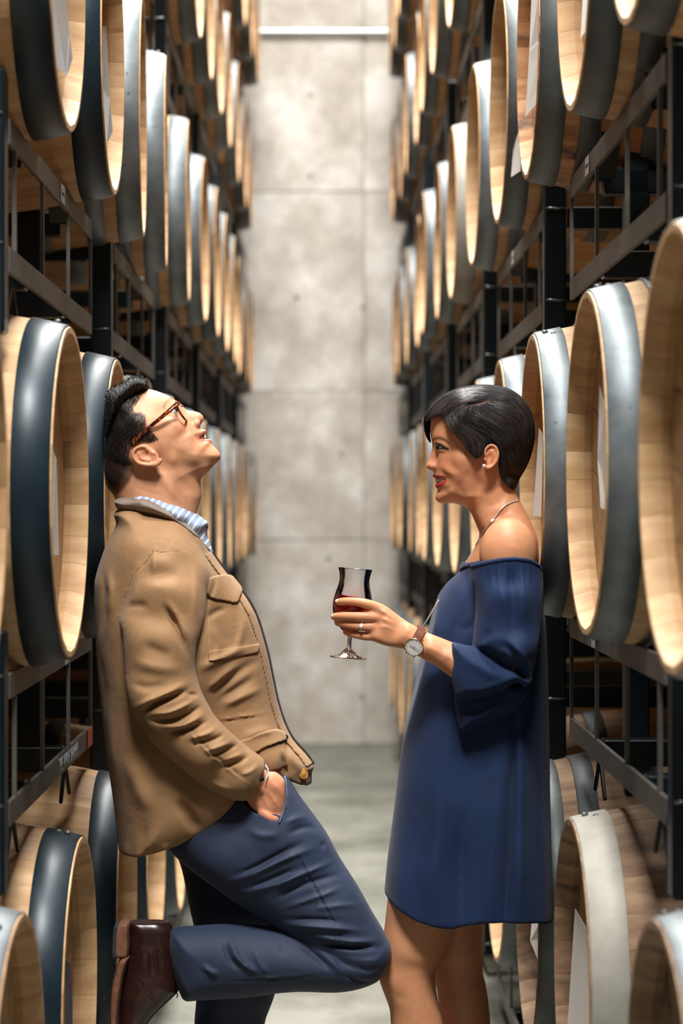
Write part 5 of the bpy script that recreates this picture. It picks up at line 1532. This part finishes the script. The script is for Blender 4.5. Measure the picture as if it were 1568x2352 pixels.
for lns, fld, lift, rr, rw in ((lines, TF, .0035, (.0005, .0011), r_), (lines2, MH, .0012, (.0002, .00035), r2_)):
    al = np.concatenate(lns); ad = fld.near_arr(al[:, 0], al[:, 1]); o_ = 0
    for ln in lns:
        dy = ad[o_:o_ + len(ln)]; o_ += len(ln)
        tt = np.linspace(0, 1, len(ln)); lf = rw.uniform(.2, 1) * lift
        yj = rw.uniform(-.004, .004) if fld is TF else 0
        L3.append(np.array([P3(a, b, c - lf * t + yj * t) for (a, b), c, t in zip(ln, dy, tt)]))
        RR.append(rw.uniform(*rr)); t = rw.rand() ** 2; CC.append(lin((12, 13, 15)) * (1 - t) + lin((44, 38, 38)) * t)
# spikes standing above the crown outline
rs_ = np.random.RandomState(4)
TP = cr([(338, 886), (334, 874), (322, 868), (310, 867), (296, 873), (281, 883), (262, 891), (249, 905), (243, 924)], 8, False)
for i in range(240):
    k = rs_.randint(0, len(TP) - 1); p = TP[k]; dyv = rs_.uniform(-.05, .05)
    dr = np.array([(p[0] - 300) / 60 * .6 + rs_.normal(0, .25), -1.0]); dr /= np.linalg.norm(dr)
    ln = [p + np.array([0, 6]) + dr * s_ for s_ in np.linspace(0, rs_.uniform(8, 15), 6)]
    L3.append(np.array([P3(a, b, dyv * (1 - .04 * j)) for j, (a, b) in enumerate(ln)])); RR.append(.0008); CC.append(lin((13, 14, 16)))
hs = link('hair_strands', strand_mesh('hair_strands', L3, RR, CC, M['hair']), None, hair_m); hs['kind'] = 'stuff'
# --- spectacles
spec = empty('spectacles', Vector(P3(415, 935, 0)) - man.location); spec.parent = man
spec['label'] = 'tortoiseshell spectacles'
s0 = Vector(P3(415, 935, 0))
def sput(name, v, f, mat, par=None, smooth=True):
    me = pydata(name, [Vector(p) - s0 for p in v], f, smooth, 50); me.materials.append(mat)
    return link(name, me, None, par or spec)
vd = (Vector(P3(434, 966, 0)) - Vector(P3(410, 921, 0))); hh = vd.length / 2; vd.normalize()
lc = Vector(P3(422, 943.5, 0)); fw = Vector((vd.z * -1, 0, vd.x)); fw = -fw if fw.x < 0 else fw
for s in (-1, 1):
    cc_ = lc + Vector((0, s * .0335, 0)) - fw * .003
    lp = []
    for t in np.linspace(0, 2 * math.pi, 40, endpoint=False):
        cx_, cy_ = math.cos(t), math.sin(t)
        sq_ = (abs(cx_) ** 3 + abs(cy_) ** 3) ** (-1 / 3)
        lp.append(cc_ + Vector((0, 1, 0)) * .0255 * cx_ * sq_ + vd * hh * .95 * cy_ * sq_ - fw * (.0035 * (abs(cx_) ** 2) if s * cx_ > 0 else 0))
    v, f = tube_data(lp, .0021, 8, True); rim_ = sput('rim', v, f, M['tortoise'])
    v = [p for p in lp] + [p + fw * .0012 for p in lp]; n_ = len(lp)
    f = [tuple(range(n_ - 1, -1, -1)), tuple(range(n_, 2 * n_))] + [(i, (i + 1) % n_, n_ + (i + 1) % n_, n_ + i) for i in range(n_)]
    sput('lens', v, f, M['lens'], rim_, False)
    # temple arm
    hp = [P3(411, 925, s * .063), P3(402, 932, s * .0695), P3(375, 955, s * .074), P3(340, 984, s * .0775), P3(316, 1004, s * .0800), P3(306, 1014, s * .0805), P3(303, 1026, s * .079)]
    hp = [(a[0], YP + s * abs(a[1] - YP) , a[2]) for a in hp]
    if s < 0: hp = [P3(a, b, c) for a, b, c in ((411, 925, -.0605), (402, 932, -.0690), (375, 955, -.0745), (340, 984, -.0785), (316, 1004, -.0815), (306, 1014, -.0820), (303, 1026, -.080))]
    up_ = Vector((.62, 0, .78))
    v, f = [], []
    for i, p in enumerate(hp):
        w_ = (.0046, .0046, .0038, .0034, .0032, .0030, .0022)[i]
        for q, t in ((-1, -1), (1, -1), (1, 1), (-1, 1)):
            v.append(Vector(p) + Vector((.65, 0, -.76)) * w_ * q + Vector((0, .0013 * t, 0)))
    for i in range(len(hp) - 1):
        for j in range(4): f.append((i * 4 + j, i * 4 + (j + 1) % 4, (i + 1) * 4 + (j + 1) % 4, (i + 1) * 4 + j))
    f += [(3, 2, 1, 0), tuple(len(v) - 4 + j for j in range(4))]
    sput('temple', v, f, M['tortoise'])
    if s < 0:
        v, f = tube_data([Vector(P3(407, 928.5, -.0715)), Vector(P3(388, 944, -.0755))], .0008, 6); sput('hinge_inlay', v, f, M['silver'])
v, f = tube_data([lc - vd * hh * .45 + Vector((0, y_, 0)) + fw * z_ for y_, z_ in ((-.010, -.002), (-.005, .001), (0, .002), (.005, .001), (.010, -.002))], .0022, 8); sput('bridge', v, f, M['tortoise'])

# --- shirt and jacket
JB = [(262, 1180), (268, 1206), (244, 1253), (222, 1319), (217.5, 1360), (220, 1447), (225.6, 1539), (236.5, 1648), (247.5, 1740), (258.5, 1813), (267.6, 1886), (274, 1945), (278, 1990), (330, 2000), (430, 1985), (520, 1940), (590, 1880), (640, 1830), (690, 1822), (713, 1815), (716, 1790), (716, 1772), (721, 1758), (701, 1732), (671.5, 1699), (651.5, 1659), (637, 1612), (626, 1560), (615, 1506), (602, 1458), (587.5, 1414), (565.5, 1374), (536, 1338), (511, 1305), (488, 1272), (470, 1240), (440, 1205), (400, 1180), (340, 1165), (290, 1160)]
JS = [([(456, 1531), (529, 1495), (587, 1478)], 9, .006), ([(485, 1590), (529, 1552), (575, 1520), (612, 1512)], 9, -.007), ([(480, 1575), (520, 1540), (560, 1512)], 7, .005), ([(511, 1612), (560, 1590), (615, 1568)], 8, .006), ([(500, 1600), (545, 1572), (600, 1540)], 7, -.005), ([(540, 1500), (560, 1450), (560, 1400)], 9, .004), ([(478, 1420), (500, 1400), (530, 1392)], 7, -.004),
      ([(247, 1290), (255, 1350), (252, 1400), (240, 1465)], 8, -.008), ([(262, 1300), (268, 1360), (258, 1420)], 8, .006), ([(255, 1560), (262, 1640), (270, 1720), (285, 1800)], 12, .006), ([(236, 1480), (250, 1560), (252, 1650)], 9, -.006), ([(300, 1700), (330, 1780), (370, 1850)], 20, .006), ([(420, 1800), (450, 1850), (470, 1890)], 12, -.008), ([(340, 1960), (345, 1900), (355, 1850)], 10, -.003), ([(300, 1960), (305, 1910)], 8, .003), ([(390, 1950), (395, 1905)], 8, .003),
      ([(492, 1640), (565, 1633), (633, 1627)], 2.2, .0028), ([(492, 1645), (565, 1638), (633, 1632)], 2.5, -.002), ([(560, 1680), (600, 1668), (640, 1668)], 8, .004), ([(660, 1700), (680, 1740), (705, 1765)], 9, .008), ([(650, 1710), (655, 1750), (662, 1785)], 6, -.009), ([(480, 1280), (500, 1330), (478, 1390)], 5, -.003), ([(485, 1420), (510, 1470), (500, 1510)], 8, .003)]
JACK = Infl(JB, [(330, 1200, .12), (330, 1260, .175), (400, 1300, .165), (300, 1500, .19), (450, 1500, .165), (560, 1450, .12), (600, 1600, .125), (300, 1800, .20), (450, 1850, .19), (640, 1700, .14), (690, 1780, .10), (300, 1950, .20)],
            [(330, 1210, .07), (330, 1300, .10), (300, 1500, .11), (500, 1450, .13), (600, 1600, .12), (300, 1850, .12), (450, 1900, .12), (690, 1780, .07)], 0.0, amp(JS, 1.9), ydepth=0.0, reg=2500.0)
HEM = [(275, 1957), (320.6, 1952), (364.5, 1941), (419, 1922.5), (470.5, 1893), (511, 1864), (545, 1838), (580, 1815), (620, 1795), (650, 1784), (660.6, 1787), (697, 1804), (714, 1808)]
SLV = [(306, 1262), (332, 1240), (360, 1234), (395, 1243), (430, 1262), (455, 1290), (469, 1320), (471, 1365), (469, 1411), (461, 1450), (452, 1484), (448.6, 1531), (455, 1560), (464, 1586), (478, 1613), (494, 1641), (512, 1661), (530, 1680), (566, 1713), (603, 1742), (617, 1762), (616, 1787), (607, 1809), (585, 1831), (566, 1839), (529, 1836), (485, 1814), (437.6, 1777), (390, 1737), (346, 1693), (320, 1650), (302, 1619), (291, 1557), (284, 1466), (275, 1428), (281, 1390), (293, 1340)]
SS_ = [([(320, 1634), (361, 1610), (405, 1592), (452, 1572)], 5, -.010), ([(310, 1622), (350, 1600), (400, 1578), (446, 1556)], 6, .007), ([(339, 1643), (397, 1645), (445, 1627), (480, 1606)], 5, -.009), ([(345, 1630), (400, 1624), (450, 1602), (468, 1590)], 5, .006), ([(383, 1672), (434, 1668), (490, 1645)], 5, -.008), ([(375, 1660), (430, 1655), (484, 1626)], 5, .006), ([(430, 1586), (463, 1592)], 4, -.006),
       ([(440, 1700), (500, 1688), (526, 1672)], 4.5, -.007), ([(430, 1688), (480, 1676), (510, 1658)], 5, .005), ([(478, 1730), (529, 1714), (556, 1698)], 4.5, -.007), ([(470, 1716), (520, 1702), (545, 1688)], 5, .005), ([(507, 1756), (551, 1744), (580, 1726)], 4.5, -.006), ([(500, 1742), (545, 1730), (566, 1716)], 5, .004), ([(550, 1775), (580, 1764), (600, 1748)], 5, .003),
       ([(408, 1612), (456, 1678), (503, 1729), (547, 1769), (600, 1803)], 1.8, -.0026), ([(403, 1616), (450, 1682), (497, 1734), (541, 1774), (594, 1808)], 2.2, .0018),
       ([(310, 1279), (296, 1320), (284, 1360), (276, 1411)], 6, -.006), ([(330, 1260), (312, 1330), (300, 1400)], 10, .004), ([(372, 1378), (405, 1429), (434, 1495), (446, 1525)], 6, -.008), ([(385, 1370), (420, 1425), (442, 1480)], 7, .005), ([(357, 1240), (356, 1290), (358, 1340)], 7, .004), ([(434, 1272), (452, 1338), (447, 1440)], 8, .004), ([(284, 1396), (315, 1388), (350, 1390)], 8, -.004),
       ([(300, 1500), (340, 1520), (400, 1530), (440, 1520)], 14, .004), ([(300, 1560), (350, 1570), (400, 1560)], 9, -.004), ([(330, 1470), (370, 1490), (410, 1500)], 12, -.003), ([(450, 1780), (500, 1800), (545, 1815)], 10, .004), ([(306, 1266), (330, 1246), (360, 1238), (395, 1247), (430, 1266), (452, 1292)], 1.8, -.003)]
SLEEVE = Infl(SLV, [(370, 1248, .046), (320, 1262, .044), (425, 1270, .046), (370, 1300, .058), (370, 1360, .070), (370, 1500, .066), (370, 1620, .066), (450, 1700, .058), (560, 1780, .048), (610, 1785, .042)], [(370, 1270, .045), (370, 1400, .070), (370, 1550, .065), (360, 1640, .062), (450, 1710, .055), (560, 1780, .046), (605, 1785, .040)],
              [(370, 1248, -.112), (320, 1262, -.110), (425, 1270, -.112), (370, 1300, -.134), (370, 1360, -.160), (360, 1500, -.190), (350, 1620, -.205), (450, 1700, -.195), (560, 1780, -.172), (610, 1790, -.160)], amp(SS_, 1.7), ydepth=-.17, reg=500.0)
def coat(gg):
    """jacket body and near sleeve, softly joined over the shoulder; second value: which of the two a point belongs to"""
    A, B = JACK.field(gg), SLEEVE.field(gg)
    kk = (.005 + .030 * (1 - sstep(1290, 1400, gg.px(YP - .15)[1]))).astype(np.float32)[:, None, :]
    return smin(A, B, kk), B - A
g5 = Grid(208, 1150, 730, 1975, -0.25, 0.215, .0036)
F5, G5 = coat(g5)
hol = (g5.px(YP)[1] > 1770)[:, None, :]
F5 = np.where(hol, np.maximum(F5, -(F5 + .009)), F5)
F5 = smax(F5, prism(g5, [(190, 1100), (190, 1960)] + HEM + [(740, 1812), (760, 1700), (700, 1300), (520, 1100)], YP - .05, 0), .003)
F5 = np.maximum(F5, -G5 - .0015)
jv, jq = surface(F5, g5, 2)
jacket = mchild('jacket', np_mesh('jacket', jv, jq, M['jacket']))
jacket['label'] = 'khaki canvas field jacket with flap pockets'
g6 = Grid(262, 1225, 632, 1860, -0.285, -0.05, .0026)
F6, G6 = coat(g6)
F6 = np.maximum(F6, G6 - .0015)
F6 = smax(F6, prism(g6, [(200, 1100), (200, 1900), (590, 1900), (600, 1815), (609, 1795), (613, 1770), (606, 1748), (640, 1700), (560, 1100)], YP - .17, 0), .003)
add_cap(F6, g6, P3(585, 1780, -.165), P3(640, 1810, -.160), .027, .030, .003, op='sub')
v6, q6 = surface(F6, g6, 2)
slv = link('sleeve', np_mesh('sleeve', v6, q6, M['jacket']), None, jacket)
# the far sleeve, mostly hidden by the body
g6 = Grid(280, 1240, 640, 1850, 0.06, 0.26, .006)
F6 = np.ones(g6.shape, np.float32)
add_chain(F6, g6, [P3(365, 1275, .13) + (.055,), P3(375, 1420, .175) + (.056,), P3(380, 1590, .185) + (.05,), P3(480, 1700, .175) + (.046,), P3(590, 1780, .15) + (.04,)], .01)
v6, q6 = surface(F6, g6, 2); link('sleeve', np_mesh('sleeve', v6, q6, M['jacket']), None, jacket)
# wool collar and shirt collar
CO = Infl([(259, 1158), (263, 1145), (284, 1138), (321, 1135), (350, 1143), (385, 1160), (420, 1185), (450, 1213), (470, 1240), (485, 1267), (480, 1268), (455, 1248), (420, 1222), (380, 1200), (340, 1187), (300, 1182), (272, 1176)],
          [(290, 1160, .078), (360, 1170, .098), (430, 1215, .080), (480, 1260, .045)], [(290, 1160, .02), (360, 1170, .022), (450, 1230, .018), (480, 1262, .008)], 0.0, [([(275, 1160), (330, 1150), (380, 1168)], 8, .003)], ydepth=-.05)
g7 = Grid(250, 1122, 495, 1280, -0.125, 0.125, .0024)
v7, q7 = surface(CO.field(g7), g7, 2); c_ = link('wool_collar', np_mesh('wool_collar', v7, q7, M['collar']), None, jacket)
SH = Infl([(300, 1142), (318, 1133.5), (345, 1136), (380, 1146), (410, 1158), (440, 1175), (462, 1190), (474, 1200), (475.5, 1214), (472.5, 1226), (478, 1245), (486, 1270), (492, 1290), (470, 1290), (430, 1240), (390, 1200), (340, 1175), (305, 1160)],
          [(330, 1150, .074), (400, 1175, .078), (455, 1205, .060), (474, 1215, .035)], [(330, 1150, .014), (400, 1175, .020), (455, 1205, .020), (472, 1215, .012)], 0.0, None, ydepth=-.05)
g7 = Grid(292, 1122, 502, 1300, -0.105, 0.105, .0024)
v7, q7 = surface(SH.field(g7), g7, 2); sh_ = mchild('shirt', np_mesh('shirt', v7, q7, M['shirt']))
sh_['label'] = 'blue and white striped shirt collar'
sphere('collar_button', Vector(P3(474.5, 1207, -.028)) , .0052, M['ink'], man, 8, (.6, 1, 1))
# pockets, placket, fastenings
patch('pocket', JACK, [(478, 1375), (478, 1450), (482, 1512), (540, 1507), (592, 1501), (592, 1486), (572, 1437), (547, 1385)], .0022, M['jacket'], jacket, depth='sharp')
patch('pocket_hem', JACK, [(482, 1490), (540, 1486), (594, 1481), (595, 1490), (591, 1502), (540, 1509), (483, 1514)], .0042, M['jacket'], jacket, depth='sharp')
patch('pocket_flap', JACK, [(470, 1333), (492, 1323), (518, 1320), (540, 1332), (554, 1356), (551, 1370), (544, 1384), (516, 1378), (489, 1371), (474, 1353)], .0075, M['jacket'], jacket)
patch('pocket', JACK, [(585, 1718), (653, 1702), (661, 1760), (640, 1764), (618, 1767)], .003, M['jacket'], jacket, depth='sharp')
patch('pocket_flap', JACK, [(552, 1699), (575, 1690), (602, 1680), (630, 1676), (650, 1684), (658, 1700), (640, 1704), (610, 1712), (580, 1724)], .0085, M['jacket'], jacket)
ED = [(485, 1268), (511, 1303), (536, 1336.5), (565.5, 1372), (587.5, 1412), (602, 1456), (615, 1504.5), (626, 1559), (637, 1610.5), (651.5, 1657), (671.5, 1697), (701, 1730), (719, 1756)]
EP = cr(ED, 6, False)
patch('placket', JACK, [(a - 1, b) for a, b in ED] + [(a - 15, b + 4) for a, b in ED[::-1]], .0022, M['jacket'], jacket, depth='sharp')
zt = [P3(a + .5, b, -.010) for a, b in EP]
v, f = tube_data(zt, .0028, 6); zp = link('zip_tape', pydata('zip_tape', v, f, True), M['tape'], jacket)
# zip teeth
seg = np.array(zt); L_ = np.concatenate([[0], np.cumsum(np.linalg.norm(np.diff(seg, axis=0), axis=1))])
tn = int(L_[-1] / .0042); parts_ = []
for i in range(tn):
    s_ = (i + .5) * L_[-1] / tn
    p = Vector([np.interp(s_, L_, seg[:, k]) for k in range(3)]); q = Vector([np.interp(min(s_ + .003, L_[-1]), L_, seg[:, k]) for k in range(3)])
    t_ = (q - p).normalized() if (q - p).length > 0 else Vector((.5, 0, -.8)); n_ = Vector((-t_.z, 0, t_.x)); n_ = n_ if n_.x > 0 else -n_
    o = [p + n_ * a + t_ * b + Vector((0, c, 0)) for a in (.0005, .0042) for b in (-.0011, .0011) for c in (-.0026, .0026)]
    parts_.append((o, [(0, 1, 3, 2), (4, 6, 7, 5), (0, 4, 5, 1), (2, 3, 7, 6), (0, 2, 6, 4), (1, 5, 7, 3)]))
v, f = merge_data(parts_); zz = link('zip_teeth', pydata('zip_teeth', v, f), M['zip'], zp); zz['kind'] = 'stuff'
def button(name, px, py, r, mat, par, base, tilt_x=0.3, off=.006, prof=None):
    c = Vector(P3(px, py, base.near(px, py) - off))
    prof = prof or [(.0001, .35), (.5, .34), (.72, .2), (.8, .28), (.95, .22), (1, 0), (.9, -.25), (.0001, -.25)]
    v, f = lathe_data([(a * r, b * r) for a, b in prof], 20)
    me = pydata(name, v, f, True, 50); me.materials.append(mat)
    o = link(name, me, None, par, c, (math.pi / 2 - .15, 0, tilt_x)); return o
button('snap_button', 654.5, 1694, .0068, M['snap'], jacket, JACK, .5, .011)
button('wooden_button', 696, 1778, .0105, M['woodbutton'], jacket, JACK, .5, .005)
button('cuff_snap', 601, 1790, .0048, M['blacksnap'], slv, SLEEVE, .3, .003)
# shirt cuff showing at the wrist
v, f = tube_data([P3(a, b, c) for a, b, c in ((609, 1756, -.150), (615.5, 1768, -.168), (615, 1780, -.178), (609, 1794, -.184))], [.0012, .0016, .0016, .0012], 8)
link('cuff', pydata('cuff', v, f, True), M['shirt'], sh_)

# --- trousers
TH = Infl([(520, 1800), (600, 1775), (652, 1780), (670, 1800), (688, 1828), (714, 1863), (749, 1911), (780, 1969), (820, 2030), (855, 2092), (886, 2145), (897, 2182), (890, 2215), (864, 2245), (800, 2250), (740, 2210), (650, 2140), (560, 2085), (480, 2030), (420, 1985), (385, 1945), (380, 1890), (430, 1830)],
          [(560, 1850, .082), (620, 1950, .088), (720, 2050, .082), (840, 2170, .074)], [(560, 1850, .075), (620, 1950, .088), (720, 2050, .08), (840, 2170, .066)], [(500, 1850, -.085), (620, 1950, -.100), (840, 2170, -.115)],
          amp([([(512, 2017), (582, 1991), (670, 1951), (745, 1932)], 6, .005), ([(520, 2005), (590, 1975), (660, 1938), (720, 1915)], 6, -.005), ([(538, 2030), (626, 2002), (700, 1968)], 6, -.005), ([(548, 2042), (640, 2012), (720, 1975)], 5, .004), ([(612, 2044), (652, 2012), (714, 1985), (780, 1965)], 5, .005), ([(620, 2060), (670, 2026), (740, 2004), (800, 1996)], 6, -.005),
           ([(640, 2075), (720, 2045), (800, 2020)], 5, .004), ([(626, 2112), (714, 2108), (780, 2112), (850, 2125)], 6, .006), ([(640, 2098), (720, 2092), (800, 2096)], 5, -.004), ([(700, 2072), (780, 2062), (840, 2068)], 5, .003), ([(714, 2140), (780, 2154), (884, 2160)], 5, -.009), ([(700, 2126), (790, 2140), (880, 2146)], 5, .005),
           ([(641, 1890), (679, 1942), (723, 2022), (762, 2092), (802, 2160)], 1.6, -.0026), ([(646, 1888), (684, 1940), (728, 2019), (767, 2089), (807, 2156)], 2, .0016), ([(650, 1880), (690, 1868), (720, 1872)], 6, .004), ([(655, 1905), (700, 1890), (740, 1905)], 6, -.005), ([(734, 1938), (748, 1928)], 4, -.006), ([(560, 1890), (610, 1905), (650, 1900)], 8, .003)], 1.5), ydepth=-.10)
CA = Infl([(397, 2132), (450, 2127), (520, 2123), (600, 2127), (680, 2137), (750, 2150), (830, 2150), (886, 2160), (897, 2185), (893, 2210), (881, 2233), (864, 2254), (824, 2270), (771, 2278), (692, 2276), (635, 2280), (582, 2288), (520, 2293), (459, 2296), (424, 2297), (410, 2272), (397, 2233), (388, 2180), (390, 2150)],
          [(430, 2210, .066), (550, 2205, .072), (700, 2205, .074), (840, 2205, .070)], [(430, 2210, .062), (550, 2205, .072), (700, 2205, .062), (850, 2205, .055)], -.118,
          amp([([(529, 2136), (547, 2180), (582, 2211), (610, 2220)], 6, .006), ([(515, 2140), (530, 2185), (560, 2216)], 6, -.005), ([(463, 2198), (490, 2216), (512, 2224)], 6, .005), ([(582, 2154), (604, 2206), (630, 2220)], 6, .003), ([(692, 2145), (749, 2180), (784, 2215), (800, 2225)], 7, .006), ([(680, 2150), (735, 2190), (765, 2218)], 6, -.006), ([(765, 2180), (800, 2200), (850, 2212), (882, 2205)], 5, -.007),
           ([(770, 2168), (810, 2186), (875, 2190)], 6, .006), ([(784, 2218), (824, 2240), (866, 2246)], 4, -.005), ([(512, 2232), (626, 2228), (749, 2218)], 2, .0022), ([(512, 2236), (626, 2232), (749, 2222)], 2, -.0026), ([(400, 2190), (420, 2240), (440, 2285)], 7, .003), ([(640, 2140), (660, 2180)], 8, -.003), ([(404, 2145), (402, 2200), (415, 2270)], 2, -.002)], 1.5), ydepth=-.118)
g8 = Grid(280, 1765, 905, 2310, -0.225, 0.02, .0030)
F8 = smin(TH.field(g8), CA.field(g8), .006)
# pocket mouth where the hand goes in
F8 = smax(F8, -np.maximum(HD.field(g8) - .004, prism(g8, [(560, 1760), (655, 1785), (657, 1806), (655, 1846), (640, 1889), (600, 1890), (560, 1860)], YP - .16, 0)), .003)
t1 = surface(F8, g8, 2)
ST = Infl([(330, 1860), (370, 1935), (400, 1955), (415, 1988), (424, 2026), (437, 2092), (447, 2140), (452, 2200), (450, 2300), (446, 2352), (450, 2450), (462, 2600), (468, 2740), (560, 2740), (575, 2600), (598, 2450), (608, 2352), (616, 2325), (632, 2281), (650, 2200), (665, 2100), (670, 2000), (660, 1900), (640, 1800), (480, 1780)],
          [(500, 1850, .09), (540, 2000, .088), (545, 2200, .075), (525, 2400, .066), (515, 2740, .055)], [(500, 1850, .08), (540, 2050, .09), (545, 2250, .07), (520, 2500, .06)], .092, None, ydepth=.092)
g9 = Grid(300, 1765, 690, 2760, -0.06, 0.20, .0058)
F9 = ST.field(g9)
add_ell(F9, g9, P3(470, 1860, 0.0), (.14, .15, .09), .03)
t2 = surface(F9, g9, 2)
V, Q = join_vq([t1, t2])
tr = mchild('trousers', np_mesh('trousers', V, Q, M['trousers'])); tr['label'] = 'slate navy chinos'
pe = [(654, 1783), (657.5, 1806), (655.5, 1846), (641, 1890)]
PE_ = cr(pe, 6, False)
v, f = tube_data([P3(a, b, min(TH.near(a, b), HD.near(a - 8, b)) - .002) for a, b in PE_], .0014, 6)
link('pocket_piping', pydata('pocket_piping', v, f, True), M['piping'], tr)

# --- boots
def boot(root_name):
    b_ = empty(root_name, (0, 0, 0)); b_.parent = man; b_.location = -man.location; return b_
bt_ = boot('boot'); bt_['label'] = 'dark brown leather boot braced against a barrel'
BU = Infl([(297, 2108), (330, 2104), (362, 2105), (384, 2116), (397, 2132), (402, 2180), (409, 2240), (411, 2272), (400, 2287), (375, 2312), (346, 2345), (328, 2380), (315, 2420), (300, 2436), (283, 2430), (275, 2400), (274, 2352), (276, 2312), (282, 2262), (291, 2218), (297, 2180), (298, 2140)],
          [(340, 2140, .034), (340, 2200, .038), (330, 2280, .044), (300, 2380, .046)], [(340, 2140, .032), (340, 2230, .040), (310, 2330, .032), (298, 2410, .02)], -.112,
          [([(345, 2160), (352, 2200), (350, 2240)], 5, .003), ([(362, 2150), (370, 2200), (368, 2250)], 4, -.003), ([(296, 2222), (312, 2238), (330, 2250), (340, 2275)], 2, -.0018), ([(320, 2215), (330, 2185), (326, 2150)], 7, .002), ([(335, 2260), (355, 2280), (372, 2300)], 3, -.002)], ydepth=-.112, both=True)
g10 = Grid(262, 2095, 420, 2445, -0.168, -0.055, .0024)
bu = surface(BU.field(g10), g10, 2)
link('upper', np_mesh('upper', *bu, M['leather']), None, bt_)
SO = Infl([(278, 2196), (297, 2190), (298, 2200), (291, 2222), (283, 2264), (277, 2312), (275, 2352), (277, 2400), (285, 2432), (276, 2436), (264, 2400), (256, 2352), (254.5, 2312), (259, 2259), (268, 2222)], .047, .006, -.112, [([(270, 2260), (265, 2312), (266, 2352), (272, 2400)], 1.5, -.002)], ydepth=-.112, both=True)
HE = Infl([(269, 2124), (297, 2107), (299, 2150), (297, 2192), (279, 2196), (266, 2195), (264, 2171)], .036, .005, -.112, None, 2, ydepth=-.112, both=True)
g10 = Grid(246, 2095, 312, 2445, -0.172, -0.052, .0024)
link('sole', np_mesh('sole', *surface(SO.field(g10), g10, 1), M['sole']), None, bt_)
he = link('heel', np_mesh('heel', *surface(HE.field(g10), g10, 1), M['sole']), None, bt_)
HR = Infl([(262, 2128), (271, 2123), (270, 2196), (260.5, 2195), (259, 2170)], .037, .003, -.112, None, 2, ydepth=-.112, both=True)
link('heel_tip', np_mesh('heel_tip', *surface(HR.field(g10), g10, 1), M['rubber']), None, he)
# bootlace end
v, f = tube_data([P3(404, 2279, -.12), P3(408, 2285, -.13), P3(406, 2292, -.135)], .0012, 6); link('lace', pydata('lace', v, f, True), M['lash'], bt_)
b2_ = boot('boot')
g10 = Grid(440, 2700, 720, 2840, 0.03, 0.16, .005); F10 = np.ones(g10.shape, np.float32)
add_cap(F10, g10, P3(515, 2720, .092), P3(515, 2785, .092), .045, .045, .02); add_cap(F10, g10, P3(505, 2795, .092), P3(650, 2808, .092), .042, .034, .03)
F10 = np.maximum(F10, -(g10.zs[None, None, :] - .012).astype(np.float32))
link('upper', np_mesh('upper', *surface(F10, g10, 2), M['leather']), None, b2_)
F10 = np.ones(g10.shape, np.float32); add_cap(F10, g10, P3(500, 2812, .092), P3(655, 2812, .092), .046, .042, .01); F10 = np.maximum(np.maximum(F10, (g10.zs[None, None, :] - .014).astype(np.float32)), -(g10.zs[None, None, :] - .001).astype(np.float32))
link('sole', np_mesh('sole', *surface(F10, g10, 1), M['sole']), None, b2_)
